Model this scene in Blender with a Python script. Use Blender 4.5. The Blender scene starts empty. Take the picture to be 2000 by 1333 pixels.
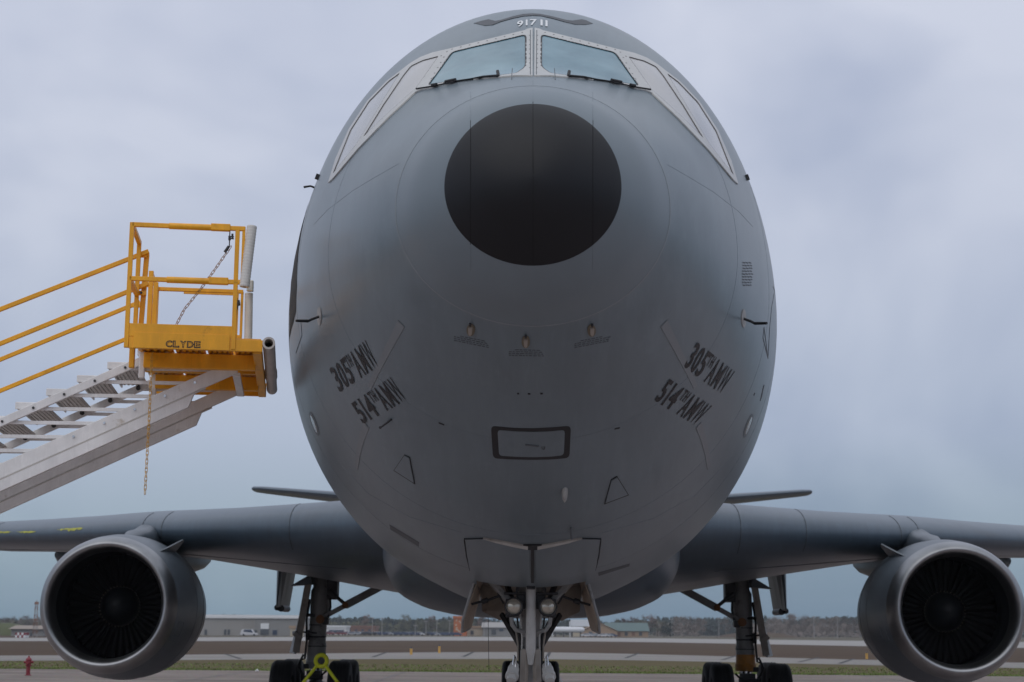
import bpy, bmesh, math, random
from math import sin, cos, tan, pi, radians, sqrt, atan2
from mathutils import Vector, Matrix
from mathutils.bvhtree import BVHTree
from mathutils.geometry import delaunay_2d_cdt
random.seed(7)
scene = bpy.context.scene
C = scene.collection

# ------------------------------------------------------------------ camera
FPX = 3150.0                      # focal length in pixels of a 2000 px wide frame
PITCH, YAW, ROLL = radians(10.2), radians(0.727), radians(0.40)
CAMP = Vector((0.0, -11.0, 2.05))
cd = bpy.data.cameras.new('camera')
cd.sensor_width = 36.0
cd.lens = FPX * 36.0 / 2000.0
cd.clip_start, cd.clip_end = 0.2, 9000
cam = bpy.data.objects.new('camera', cd)
C.objects.link(cam)
CR = (Matrix.Rotation(YAW, 4, 'Z') @ Matrix.Rotation(pi / 2 + PITCH, 4, 'X') @ Matrix.Rotation(ROLL, 4, 'Z'))
cam.matrix_world = Matrix.Translation(CAMP) @ CR
cd.dof.use_dof = True
cd.dof.focus_distance = 15.0
cd.dof.aperture_fstop = 3.8
scene.camera = cam
CR3 = CR.to_3x3()

# ------------------------------------------------------------------ sky, sun, exposure
SUN_EL, SUN_AZ = radians(48), radians(200)      # azimuth from +Y, clockwise
world = bpy.data.worlds.new('World')
scene.world = world
world.use_nodes = True
wn, wl = world.node_tree.nodes, world.node_tree.links
for n in list(wn):
    wn.remove(n)
def WN(t, **k):
    n = wn.new(t)
    for a, b in k.items():
        setattr(n, a, b)
    return n
wo = WN('ShaderNodeOutputWorld')
bgs = WN('ShaderNodeBackground'); bgs.inputs['Strength'].default_value = 0.06
bgc = WN('ShaderNodeBackground'); bgc.inputs['Strength'].default_value = 1.0
sky = WN('ShaderNodeTexSky', sky_type='NISHITA')
sky.sun_disc = False
sky.sun_elevation = SUN_EL
sky.sun_rotation = SUN_AZ
sky.air_density, sky.dust_density, sky.ozone_density = 1.0, 2.0, 1.0
tc = WN('ShaderNodeTexCoord')
sep = WN('ShaderNodeSeparateXYZ')
wl.new(tc.outputs['Generated'], sep.inputs[0])
ramp = WN('ShaderNodeValToRGB')
wl.new(sep.outputs['Z'], ramp.inputs[0])
cr = ramp.color_ramp
cr.elements[0].position = 0.0;  cr.elements[0].color = (0.19, 0.285, 0.375, 1)
cr.elements[1].position = 0.42; cr.elements[1].color = (0.60, 0.645, 0.785, 1)
for p, c in ((0.045, (0.27, 0.36, 0.45, 1)), (0.12, (0.40, 0.465, 0.605, 1)), (0.24, (0.53, 0.58, 0.715, 1)), (0.8, (0.86, 0.90, 1.0, 1))):
    e = cr.elements.new(p); e.color = c
# soft cloud banks
mp = WN('ShaderNodeMapping'); mp.inputs['Scale'].default_value = (2.4, 2.4, 3.4); mp.inputs['Location'].default_value = (7.14, 7.40, 4.37)
wl.new(tc.outputs['Generated'], mp.inputs[0])
nz = WN('ShaderNodeTexNoise'); nz.inputs['Scale'].default_value = 1.5; nz.inputs['Detail'].default_value = 3.8; nz.inputs['Roughness'].default_value = 0.52; nz.inputs['Distortion'].default_value = 0.35
wl.new(mp.outputs[0], nz.inputs['Vector'])
cr2 = WN('ShaderNodeValToRGB')
cr2.color_ramp.elements[0].position = 0.40; cr2.color_ramp.elements[0].color = (0.84, 0.865, 0.905, 1)
cr2.color_ramp.elements[1].position = 0.61; cr2.color_ramp.elements[1].color = (1.15, 1.13, 1.09, 1)
wl.new(nz.outputs['Fac'], cr2.inputs[0])
mul = WN('ShaderNodeMix', data_type='RGBA', blend_type='MULTIPLY')
mul.inputs[0].default_value = 1.0
wl.new(ramp.outputs[0], mul.inputs[6]); wl.new(cr2.outputs[0], mul.inputs[7])
wl.new(mul.outputs[2], bgc.inputs['Color'])
wl.new(sky.outputs[0], bgs.inputs['Color'])
mixs = WN('ShaderNodeMixShader'); mixs.inputs[0].default_value = 0.9
wl.new(bgs.outputs[0], mixs.inputs[1]); wl.new(bgc.outputs[0], mixs.inputs[2])
wl.new(mixs.outputs[0], wo.inputs['Surface'])

sd = bpy.data.lights.new('sun', 'SUN')
sd.energy = 0.5
sd.angle = radians(70)
sd.color = (1.0, 0.96, 0.9)
so = bpy.data.objects.new('sun', sd)
C.objects.link(so)
sdir = Vector((sin(SUN_AZ) * cos(SUN_EL), cos(SUN_AZ) * cos(SUN_EL), sin(SUN_EL)))
so.rotation_euler = (-sdir).to_track_quat('-Z', 'Y').to_euler()
so.location = (0, -20, 40)
scene.view_settings.view_transform = 'Standard'
scene.view_settings.look = 'None'
scene.view_settings.exposure = 0.0
scene.view_settings.gamma = 1.0
scene.view_settings.use_curve_mapping = False

# ------------------------------------------------------------------ helpers
def ray(px, py):
    d = CR3 @ Vector(((px - 1000.0) / FPX, -(py - 666.5) / FPX, -1.0))
    return d.normalized()
def at(px, py, Y):
    """point on the ray through a picture point, at world depth Y"""
    d = ray(px, py)
    t = (Y - CAMP.y) / d.y
    return CAMP + d * t
def onground(px, py, z=0.0):
    d = ray(px, py)
    t = (z - CAMP.z) / d.z
    return CAMP + d * t

def setup_mat(name, base, rough=0.6, metal=0.0, var=0.12, scale=3.0, coat=0.0, bump=0.0, bscale=40.0, stretch=(1, 1, 1), spec=0.5, coords='Object', dark=None, dscale=1.0, dthr=(0.55, 0.75)):
    m = bpy.data.materials.new(name)
    m.use_nodes = True
    nt = m.node_tree; N, L = nt.nodes, nt.links
    b = N['Principled BSDF']
    b.inputs['Roughness'].default_value = rough
    b.inputs['Metallic'].default_value = metal
    b.inputs['Coat Weight'].default_value = coat
    b.inputs['Specular IOR Level'].default_value = spec
    tcn = N.new('ShaderNodeTexCoord')
    mpn = N.new('ShaderNodeMapping'); mpn.inputs['Scale'].default_value = stretch
    L.new(tcn.outputs[coords], mpn.inputs[0])
    nzn = N.new('ShaderNodeTexNoise'); nzn.inputs['Scale'].default_value = scale; nzn.inputs['Detail'].default_value = 5; nzn.inputs['Roughness'].default_value = 0.6
    L.new(mpn.outputs[0], nzn.inputs['Vector'])
    rp = N.new('ShaderNodeValToRGB')
    rp.color_ramp.elements[0].position = 0.3; rp.color_ramp.elements[1].position = 0.7
    lo = [c * (1 - var) for c in base]; hi = [min(1, c * (1 + var)) for c in base]
    rp.color_ramp.elements[0].color = (*lo, 1); rp.color_ramp.elements[1].color = (*hi, 1)
    L.new(nzn.outputs['Fac'], rp.inputs[0])
    out = rp.outputs[0]
    if dark is not None:
        n2 = N.new('ShaderNodeTexNoise'); n2.inputs['Scale'].default_value = dscale; n2.inputs['Detail'].default_value = 7; n2.inputs['Roughness'].default_value = 0.65
        L.new(mpn.outputs[0], n2.inputs['Vector'])
        r2 = N.new('ShaderNodeValToRGB')
        r2.color_ramp.elements[0].position = dthr[0]; r2.color_ramp.elements[1].position = dthr[1]
        r2.color_ramp.elements[0].color = (0, 0, 0, 1); r2.color_ramp.elements[1].color = (1, 1, 1, 1)
        L.new(n2.outputs['Fac'], r2.inputs[0])
        mx = N.new('ShaderNodeMix'); mx.data_type = 'RGBA'
        L.new(r2.outputs[0], mx.inputs[0]); L.new(out, mx.inputs[6]); mx.inputs[7].default_value = (*dark, 1)
        out = mx.outputs[2]
    L.new(out, b.inputs['Base Color'])
    if bump > 0:
        nb = N.new('ShaderNodeTexNoise'); nb.inputs['Scale'].default_value = bscale; nb.inputs['Detail'].default_value = 4
        L.new(mpn.outputs[0], nb.inputs['Vector'])
        bp = N.new('ShaderNodeBump'); bp.inputs['Strength'].default_value = bump; bp.inputs['Distance'].default_value = 0.02
        L.new(nb.outputs['Fac'], bp.inputs['Height']); L.new(bp.outputs[0], b.inputs['Normal'])
    # slight roughness variation
    rr = N.new('ShaderNodeMapRange'); rr.inputs['To Min'].default_value = max(0.02, rough - 0.07); rr.inputs['To Max'].default_value = min(1, rough + 0.07)
    L.new(nzn.outputs['Fac'], rr.inputs['Value']); L.new(rr.outputs[0], b.inputs['Roughness'])
    return m

M = {}
M['paint'] = setup_mat('grey_aircraft_paint', (0.152, 0.192, 0.218), rough=0.34, var=0.10, scale=0.9, stretch=(1, 0.35, 1), dark=(0.134, 0.170, 0.194), dscale=1.6, dthr=(0.55, 0.8))
def weather(m, amt=0.10):
    N, L = m.node_tree.nodes, m.node_tree.links
    b = N['Principled BSDF']; src = b.inputs['Base Color'].links[0].from_socket
    t = N.new('ShaderNodeTexCoord'); out = src
    for scl, st, lo, hi, f0, f1 in (((5, .5, .9), 1.6, .42, .68, 1 - amt, 1.0), ((.9, .9, .9), 2.2, .55, .72, 1.0, 1 + amt * 1.3), ((14, 1.2, 2.2), 2.0, .56, .7, 1.0, 1 + amt)):
        mp = N.new('ShaderNodeMapping'); mp.inputs['Scale'].default_value = scl; L.new(t.outputs['Object'], mp.inputs[0])
        n = N.new('ShaderNodeTexNoise'); n.inputs['Scale'].default_value = st; n.inputs['Detail'].default_value = 8; n.inputs['Roughness'].default_value = .7; L.new(mp.outputs[0], n.inputs['Vector'])
        mr = N.new('ShaderNodeMapRange'); mr.inputs['From Min'].default_value = lo; mr.inputs['From Max'].default_value = hi; mr.inputs['To Min'].default_value = f0; mr.inputs['To Max'].default_value = f1; L.new(n.outputs['Fac'], mr.inputs['Value'])
        mx = N.new('ShaderNodeMix'); mx.data_type = 'RGBA'; mx.blend_type = 'MULTIPLY'; mx.inputs[0].default_value = 1; L.new(out, mx.inputs[6]); L.new(mr.outputs[0], mx.inputs[7]); out = mx.outputs[2]
    L.new(out, b.inputs['Base Color'])
weather(M['paint'], .10)
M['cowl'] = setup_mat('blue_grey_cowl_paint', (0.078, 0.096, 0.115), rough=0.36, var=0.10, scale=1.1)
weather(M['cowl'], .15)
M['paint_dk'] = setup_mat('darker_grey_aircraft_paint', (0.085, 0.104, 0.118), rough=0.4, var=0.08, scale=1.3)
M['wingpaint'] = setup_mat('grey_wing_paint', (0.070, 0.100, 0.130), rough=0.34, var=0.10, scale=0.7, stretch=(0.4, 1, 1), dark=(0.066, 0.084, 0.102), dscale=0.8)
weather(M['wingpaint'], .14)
M['radome'] = setup_mat('grey_radome_paint', (0.150, 0.186, 0.210), rough=0.40, var=0.05, scale=2)
M['nosecap'] = setup_mat('black_rubber_nose', (0.005, 0.0055, 0.0075), rough=0.42, var=0.15, scale=3, spec=0.32)
M['seam'] = setup_mat('panel_seam', (0.085, 0.095, 0.105), rough=0.6)
M['capseam'] = setup_mat('black_nose_joint', (0.010, 0.010, 0.011), rough=0.7, spec=0.2)
M['softseam'] = setup_mat('painted_over_seam', (0.144, 0.178, 0.203), rough=0.42)
M['seamlt'] = setup_mat('sealed_seam', (0.21, 0.235, 0.25), rough=0.5)
M['bandpaint'] = setup_mat('dark_band_paint', (0.035, 0.040, 0.048), rough=0.5)
M['seamlt2'] = setup_mat('paler_grey_strip', (0.185, 0.208, 0.225), rough=0.42, var=.05)
M['black'] = setup_mat('black_marking_paint', (0.012, 0.012, 0.014), rough=0.55)
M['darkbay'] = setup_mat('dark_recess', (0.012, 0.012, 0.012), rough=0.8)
M['white'] = setup_mat('white_marking_paint', (0.72, 0.73, 0.73), rough=0.5, var=0.05)
M['alu'] = setup_mat('bare_window_frame', (0.50, 0.50, 0.485), rough=0.42, metal=0.25, var=0.07, scale=8)
M['rubber'] = setup_mat('window_seal', (0.03, 0.03, 0.032), rough=0.6)
M['sideglass'] = setup_mat('shaded_side_glass', (0.31, 0.305, 0.30), rough=0.25, var=0.10, scale=1.5, coat=0.55)
M['tan'] = setup_mat('tan_port_cover', (0.16, 0.135, 0.095), rough=0.6)
M['lip'] = setup_mat('polished_inlet_lip', (0.28, 0.285, 0.292), rough=0.36, metal=1.0, var=0.18, scale=2.2, stretch=(1, 1, 1))
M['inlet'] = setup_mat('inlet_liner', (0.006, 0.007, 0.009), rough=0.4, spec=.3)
M['spin'] = setup_mat('black_spinner', (0.005, 0.006, 0.0075), rough=0.5, spec=.2)
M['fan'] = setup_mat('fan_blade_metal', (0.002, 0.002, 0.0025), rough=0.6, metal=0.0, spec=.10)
M['strut'] = setup_mat('landing_gear_paint', (0.27, 0.27, 0.265), rough=0.5, var=0.18, scale=6, dark=(0.06, 0.055, 0.05), dscale=5, dthr=(0.58, 0.72))
M['gearwhite'] = setup_mat('white_gear_paint', (0.50, 0.50, 0.48), rough=0.5, var=0.12, scale=7, dark=(0.25, 0.22, 0.18), dscale=6, dthr=(0.6, 0.75))
M['steel'] = setup_mat('dark_steel', (0.045, 0.045, 0.047), rough=0.5, metal=0.3)
M['chrome'] = setup_mat('oleo_chrome', (0.6, 0.6, 0.6), rough=0.2, metal=1.0)
M['rust'] = setup_mat('rusty_pin', (0.22, 0.10, 0.035), rough=0.7)
M['orange'] = setup_mat('orange_strut_wrap', (0.50, 0.20, 0.015), rough=0.5, var=0.2, scale=9)
M['tyre'] = setup_mat('tyre_rubber', (0.014, 0.014, 0.015), rough=0.75, var=0.2, scale=12)
M['rim'] = setup_mat('wheel_rim', (0.30, 0.31, 0.32), rough=0.4, metal=0.5)
M['lens'] = setup_mat('lamp_lens', (0.50, 0.46, 0.38), rough=0.12, metal=0.4, coat=1.0, var=0.15, scale=18)
M['liner'] = setup_mat('gear_bay_liner', (0.30, 0.27, 0.235), rough=0.6, var=0.15, scale=5, dark=(0.12, 0.10, 0.08), dscale=4)
M['doorlining'] = setup_mat('tan_door_lining', (0.42, 0.34, 0.26), rough=0.6, var=0.15, scale=7, dark=(0.16, 0.12, 0.09), dscale=5)
M['sideseal'] = setup_mat('side_window_seal', (0.14, 0.13, 0.125), rough=0.6)
M['screw'] = setup_mat('frame_screw', (0.27, 0.27, 0.265), rough=0.5)
M['probeplate'] = setup_mat('worn_plate', (0.33, 0.33, 0.32), rough=0.5, var=0.2, scale=18)
M['sidelens'] = setup_mat('side_lens', (0.36, 0.345, 0.30), rough=0.25, coat=.6)
M['primer'] = setup_mat('yellow_green_primer', (0.36, 0.36, 0.05), rough=0.6, var=0.25, scale=14)
M['yellow'] = setup_mat('yellow_stand_paint', (0.90, 0.415, 0.010), rough=0.40, var=0.07, scale=4, dark=(0.50, 0.22, 0.012), dscale=5, dthr=(0.6, 0.8))
M['stairalu'] = setup_mat('brushed_stair_metal', (0.80, 0.785, 0.77), rough=0.45, metal=0.05, var=0.08, scale=3, dark=(0.40, 0.31, 0.20), dscale=4, dthr=(0.63, 0.76))
M['tread'] = setup_mat('tread_metal', (0.62, 0.60, 0.57), rough=0.55, metal=0.3, var=0.15, scale=9)
M['foam'] = setup_mat('white_foam_pad', (0.66, 0.64, 0.60), rough=0.7, var=0.06, scale=9)
M['pvc'] = setup_mat('bumper_pipe', (0.52, 0.485, 0.45), rough=0.5, var=0.1, scale=5)
M['chainy'] = setup_mat('worn_yellow_chain', (0.60, 0.32, 0.03), rough=0.5, var=0.3, scale=30)
M['chainr'] = setup_mat('rusted_chain', (0.36, 0.17, 0.05), rough=0.6, var=0.3, scale=30)
M['lime'] = setup_mat('lime_yellow_paint', (0.80, 0.86, 0.03), rough=0.4, var=0.06, scale=5)
M['red'] = setup_mat('red_hydrant_paint', (0.21, 0.018, 0.03), rough=0.55, var=0.15, scale=9)
M['apost'] = setup_mat('yellow_marker_paint', (0.62, 0.36, 0.09), rough=0.6)

# glass of the windscreen: pale blue shade behind it with a fine woven pattern
mg = bpy.data.materials.new('tinted_windscreen'); mg.use_nodes = True
N, L = mg.node_tree.nodes, mg.node_tree.links
b = N['Principled BSDF']; b.inputs['Roughness'].default_value = 0.16; b.inputs['Coat Weight'].default_value = 0.12; b.inputs['Specular IOR Level'].default_value = 0.35; b.inputs['Coat Roughness'].default_value = 0.05
t1 = N.new('ShaderNodeTexCoord')
w1 = N.new('ShaderNodeTexWave'); w1.inputs['Scale'].default_value = 22; w1.inputs['Distortion'].default_value = 0.6; w1.bands_direction = 'DIAGONAL'
L.new(t1.outputs['Object'], w1.inputs['Vector'])
n1 = N.new('ShaderNodeTexNoise'); n1.inputs['Scale'].default_value = 2.6; n1.inputs['Detail'].default_value = 3
L.new(t1.outputs['Object'], n1.inputs['Vector'])
r1 = N.new('ShaderNodeValToRGB')
r1.color_ramp.elements[0].position = 0.3; r1.color_ramp.elements[1].position = 0.72
r1.color_ramp.elements[0].color = (0.10, 0.205, 0.255, 1); r1.color_ramp.elements[1].color = (0.20, 0.345, 0.40, 1)
L.new(n1.outputs['Fac'], r1.inputs[0])
mx = N.new('ShaderNodeMix'); mx.data_type = 'RGBA'; mx.blend_type = 'MULTIPLY'; mx.inputs[0].default_value = 0.24
L.new(r1.outputs[0], mx.inputs[6]); L.new(w1.outputs['Color'], mx.inputs[7]); L.new(mx.outputs[2], b.inputs['Base Color'])
M['glass'] = mg
weather(M['yellow'], .13); weather(M['stairalu'], .10)

class MB:
    """collects shapes in world coordinates and links them as ONE mesh object"""
    def __init__(s):
        s.v, s.f, s.m, s.cur, s.n = [], [], [], 0, []
    def add(s, vs, fs):
        o = len(s.v)
        s.v += [Vector(v) for v in vs]
        for f in fs:
            s.f.append([i + o for i in f]); s.m.append(s.cur)
        return s
    def box(s, c, size, rot=None):
        c = Vector(c); hx, hy, hz = size[0] / 2, size[1] / 2, size[2] / 2
        vs = [Vector((x, y, z)) for x in (-hx, hx) for y in (-hy, hy) for z in (-hz, hz)]
        if rot is not None: vs = [rot @ v for v in vs]
        return s.add([c + v for v in vs], [(0, 1, 3, 2), (4, 6, 7, 5), (0, 4, 5, 1), (2, 3, 7, 6), (0, 2, 6, 4), (1, 5, 7, 3)])
    def obox(s, o, a, b, c):
        """box from a corner and three edge vectors"""
        o, a, b, c = Vector(o), Vector(a), Vector(b), Vector(c)
        vs = [o + i * a + j * b + k * c for i in (0, 1) for j in (0, 1) for k in (0, 1)]
        fs = [(0, 1, 3, 2), (4, 6, 7, 5), (0, 4, 5, 1), (2, 3, 7, 6), (0, 2, 6, 4), (1, 5, 7, 3)]
        if a.cross(b).dot(c) < 0: fs = [tuple(reversed(f)) for f in fs]
        return s.add(vs, fs)
    def beam(s, p0, p1, w, h, up=(0, 0, 1)):
        p0, p1 = Vector(p0), Vector(p1); d = (p1 - p0)
        dn = d.normalized(); up = Vector(up)
        a = dn.cross(up)
        if a.length < 1e-4: a = dn.cross(Vector((1, 0, 0)))
        a.normalize(); c = a.cross(dn).normalized()
        return s.obox(p0 - a * w / 2 - c * h / 2, d, a * w, c * h)
    def tube(s, pts, r, n=12, caps=True, closed=False):
        pts = [Vector(p) for p in pts]
        rs = r if isinstance(r, (list, tuple)) else [r] * len(pts)
        k = len(pts); rings = []
        prev = None
        for i, p in enumerate(pts):
            a = pts[(i - 1) % k] if (i > 0 or closed) else p
            c = pts[(i + 1) % k] if (i < k - 1 or closed) else p
            t = (c - a).normalized()
            if prev is None:
                x = t.orthogonal().normalized()
            else:
                x = (prev - t * prev.dot(t))
                x = x.normalized() if x.length > 1e-6 else t.orthogonal().normalized()
            prev = x; y = t.cross(x)
            rings.append([p + (x * cos(2 * pi * j / n) + y * sin(2 * pi * j / n)) * rs[i] for j in range(n)])
        vs = [v for g in rings for v in g]; fs = []
        for i in range(k if closed else k - 1):
            i2 = (i + 1) % k
            for j in range(n):
                j2 = (j + 1) % n
                fs.append((i * n + j, i * n + j2, i2 * n + j2, i2 * n + j))
        if caps and not closed:
            fs.append(tuple(reversed(range(n)))); fs.append(tuple((k - 1) * n + j for j in range(n)))
        return s.add(vs, fs)
    def cyl(s, p0, p1, r0, r1=None, n=20):
        return s.tube([p0, p1], [r0, r0 if r1 is None else r1], n)
    def lathe(s, o, axis, prof, n=48, xdir=None):
        """prof: list of (distance along axis, radius)"""
        o, axis = Vector(o), Vector(axis).normalized()
        x = Vector(xdir).normalized() if xdir is not None else axis.orthogonal().normalized()
        y = axis.cross(x)
        vs = [o + axis * a + (x * cos(2 * pi * j / n) + y * sin(2 * pi * j / n)) * r for a, r in prof for j in range(n)]
        fs = []
        for i in range(len(prof) - 1):
            for j in range(n):
                j2 = (j + 1) % n
                fs.append((i * n + j, i * n + j2, (i + 1) * n + j2, (i + 1) * n + j))
        return s.add(vs, fs)
    def loft(s, rings, closed=True, caps=False):
        n = len(rings[0]); vs = [v for g in rings for v in g]; fs = []
        for i in range(len(rings) - 1):
            for j in range(n if closed else n - 1):
                j2 = (j + 1) % n
                fs.append((i * n + j, i * n + j2, (i + 1) * n + j2, (i + 1) * n + j))
        if caps:
            fs.append(tuple(reversed(range(n)))); fs.append(tuple((len(rings) - 1) * n + j for j in range(n)))
        return s.add(vs, fs)
    def prism(s, poly, ext):
        """planar polygon of 3D points extruded by a vector"""
        poly = [Vector(p) for p in poly]; ext = Vector(ext); n = len(poly)
        fs = [tuple(range(n)), tuple(reversed(range(n, 2 * n)))]
        for j in range(n):
            j2 = (j + 1) % n
            fs.append((j2, j, n + j, n + j2))
        return s.add(poly + [p + ext for p in poly], fs)
    def torus(s, c, axis, R, r, n=32, k=12):
        c, axis = Vector(c), Vector(axis).normalized()
        x = axis.orthogonal().normalized(); y = axis.cross(x)
        pts = [c + (x * cos(2 * pi * i / n) + y * sin(2 * pi * i / n)) * R for i in range(n)]
        return s.tube(pts, r, k, closed=True)
    def build(s, name, mats, parent=None, smooth=False, angle=40, bevel=0.0, fix=True):
        off = wloc(parent) if parent is not None else Vector((0, 0, 0))
        me = bpy.data.meshes.new(name)
        me.from_pydata([tuple(v - off) for v in s.v], [], s.f)
        if not isinstance(mats, (list, tuple)): mats = [mats]
        for mt in mats: me.materials.append(mt)
        me.polygons.foreach_set('material_index', s.m)
        if s.n and len(s.n) == len(s.v): fix = False; smooth = False
        if fix:
            bm = bmesh.new(); bm.from_mesh(me)
            bmesh.ops.recalc_face_normals(bm, faces=bm.faces[:])
            bm.to_mesh(me); bm.free()
        if smooth:
            me.polygons.foreach_set('use_smooth', [True] * len(me.polygons))
            if angle < 179:
                bm = bmesh.new(); bm.from_mesh(me)
                lim = radians(angle)
                for e in bm.edges:
                    if len(e.link_faces) == 2 and e.calc_face_angle(0) > lim: e.smooth = False
                bm.to_mesh(me); bm.free()
        me.update()
        if s.n and len(s.n) == len(s.v):
            me.polygons.foreach_set('use_smooth', [True] * len(me.polygons)); me.normals_split_custom_set_from_vertices([tuple(n) for n in s.n])
        o = bpy.data.objects.new(name, me)
        C.objects.link(o)
        if parent is not None: o.parent = parent
        if bevel > 0:
            md = o.modifiers.new('bevel', 'BEVEL'); md.width = bevel; md.segments = 2; md.limit_method = 'ANGLE'
        return o
def wloc(o):
    v = Vector((0, 0, 0))
    while o is not None:
        v += o.location; o = o.parent
    return v
def empty(name, loc, label=None, cat=None, group=None):
    o = bpy.data.objects.new(name, None); o.location = loc; o.empty_display_size = 0.3
    C.objects.link(o)
    return tag(o, label, cat, group)
def tag(o, label=None, cat=None, group=None, kind=None):
    if label: o['label'] = label
    if cat: o['category'] = cat
    if group: o['group'] = group
    if kind: o['kind'] = kind
    return o
def copy_tree(o, parent=None):
    c = o.copy(); C.objects.link(c)
    if parent is not None: c.parent = parent
    for ch in list(o.children): copy_tree(ch, c)
    return c
def pchip(xs, ys):
    n = len(xs); h = [xs[i + 1] - xs[i] for i in range(n - 1)]; dl = [(ys[i + 1] - ys[i]) / h[i] for i in range(n - 1)]
    d = [0] * n; d[0], d[-1] = dl[0], dl[-1]
    for i in range(1, n - 1):
        if dl[i - 1] * dl[i] > 0:
            w1, w2 = 2 * h[i] + h[i - 1], h[i] + 2 * h[i - 1]
            d[i] = (w1 + w2) / (w1 / dl[i - 1] + w2 / dl[i])
    def f(x):
        if x <= xs[0]: return ys[0]
        if x >= xs[-1]: return ys[-1]
        i = 0
        while x > xs[i + 1]: i += 1
        t = (x - xs[i]) / h[i]
        return ((1 + 2 * t) * (1 - t) ** 2 * ys[i] + t * (1 - t) ** 2 * h[i] * d[i] + t * t * (3 - 2 * t) * ys[i + 1] + t * t * (t - 1) * h[i] * d[i + 1])
    return f

# ------------------------------------------------------------------ ground
def ground_mat(name, cols, scale, stretch=(1, 1, 1), fine=60.0, bump=0.3):
    m = bpy.data.materials.new(name); m.use_nodes = True
    N, L = m.node_tree.nodes, m.node_tree.links
    b = N['Principled BSDF']; b.inputs['Roughness'].default_value = 0.92; b.inputs['Specular IOR Level'].default_value = 0.15
    t = N.new('ShaderNodeTexCoord'); mp = N.new('ShaderNodeMapping'); mp.inputs['Scale'].default_value = stretch
    L.new(t.outputs['Object'], mp.inputs[0])
    n = N.new('ShaderNodeTexNoise'); n.inputs['Scale'].default_value = scale; n.inputs['Detail'].default_value = 9; n.inputs['Roughness'].default_value = 0.68
    L.new(mp.outputs[0], n.inputs['Vector'])
    r = N.new('ShaderNodeValToRGB')
    k = len(cols)
    r.color_ramp.elements[0].position = 0.28; r.color_ramp.elements[0].color = (*cols[0], 1)
    r.color_ramp.elements[1].position = 0.72; r.color_ramp.elements[1].color = (*cols[-1], 1)
    for i in range(1, k - 1):
        e = r.color_ramp.elements.new(0.28 + 0.44 * i / (k - 1)); e.color = (*cols[i], 1)
    L.new(n.outputs['Fac'], r.inputs[0])
    n2 = N.new('ShaderNodeTexNoise'); n2.inputs['Scale'].default_value = fine; n2.inputs['Detail'].default_value = 3
    L.new(t.outputs['Object'], n2.inputs['Vector'])
    mx = N.new('ShaderNodeMix'); mx.data_type = 'RGBA'; mx.blend_type = 'OVERLAY'; mx.inputs[0].default_value = 0.5
    L.new(r.outputs[0], mx.inputs[6]); L.new(n2.outputs['Color'], mx.inputs[7])
    hs = N.new('ShaderNodeHueSaturation'); hs.inputs['Saturation'].default_value = 0.9
    L.new(mx.outputs[2], hs.inputs['Color']); L.new(hs.outputs[0], b.inputs['Base Color'])
    bp = N.new('ShaderNodeBump'); bp.inputs['Strength'].default_value = bump; bp.inputs['Distance'].default_value = 0.05
    L.new(n2.outputs['Fac'], bp.inputs['Height']); L.new(bp.outputs[0], b.inputs['Normal'])
    return m
M['earth'] = ground_mat('dry_far_grass', [(0.075, 0.058, 0.036), (0.10, 0.082, 0.05), (0.085, 0.085, 0.045)], 0.05, (0.35, 1, 1), 3.0)
M['brown'] = ground_mat('brown_field', [(0.052, 0.029, 0.015), (0.072, 0.042, 0.022), (0.088, 0.060, 0.025)], 0.12, (0.25, 1, 1), 4.0)
M['verge'] = ground_mat('olive_verge', [(0.062, 0.050, 0.016), (0.105, 0.078, 0.026), (0.08, 0.078, 0.02)], 0.35, (0.3, 1, 1), 6.0)
M['apron'] = ground_mat('apron_concrete', [(0.10, 0.078, 0.065), (0.205, 0.168, 0.145), (0.29, 0.245, 0.215)], 0.35, (0.4, 1.6, 1), 5.0, 0.1)
M['taxi'] = ground_mat('taxiway_concrete', [(0.18, 0.165, 0.15), (0.245, 0.228, 0.21), (0.29, 0.27, 0.25)], 0.22, (0.25, 1.4, 1), 4.0, 0.1)
M['runway'] = ground_mat('runway_concrete', [(0.27, 0.255, 0.24), (0.35, 0.335, 0.32)], 0.1, (0.2, 1, 1), 2.0, 0.05)
def sheet(name, pts, z, mat, kind='structure'):
    mb = MB(); n = len(pts)
    mb.add([(p[0], p[1], z) for p in pts], [tuple(range(n))])
    o = mb.build(name, mat)
    return tag(o, kind=kind)
sheet('ground', [(-6000, -300), (6000, -300), (6000, 7000), (-6000, 7000)], -0.03, M['earth'])
M['ramp'] = ground_mat('bounce_ramp_concrete', [(0.27, 0.215, 0.20), (0.345, 0.28, 0.26), (0.395, 0.33, 0.31)], 0.3, (0.6, 0.6, 1), 5.0, 0.1)
sheet('ramp', [(-260, -250), (260, -250), (260, 46), (-260, 46)], 0.0, M['ramp'])  # unseen near ground, made paler and warmer to bounce light onto the belly
sheet('apron', [(-260, 45.9), (260, 45.9), (260, 72.5), (60, 72.4), (8, 72.0), (-30, 72.8), (-60, 72.2), (-260, 72.5)], -0.004, M['apron'])
sheet('grass_verge', [(-600, 71.5), (600, 71.5), (600, 92), (60, 92), (26, 108), (14, 122), (0, 135), (-18, 122), (-42, 98), (-600, 98)], -0.018, M['verge'])
sheet('taxiway', [(-600, 84), (-42, 87), (-30, 94.5), (-18, 103.5), (-9, 110), (0, 113.5), (8, 111), (14, 106.5), (26, 96), (38, 88), (60, 80), (600, 80), (600, 106), (60, 106), (38, 112), (26, 122), (14, 140), (8, 149), (0, 155), (-9, 149), (-18, 136), (-30, 120), (-42, 110), (-600, 106)], -0.010, M['taxi'])
sheet('brown_field', [(-900, 84), (900, 84), (900, 420), (-900, 420)], -0.022, M['brown'])
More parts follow.
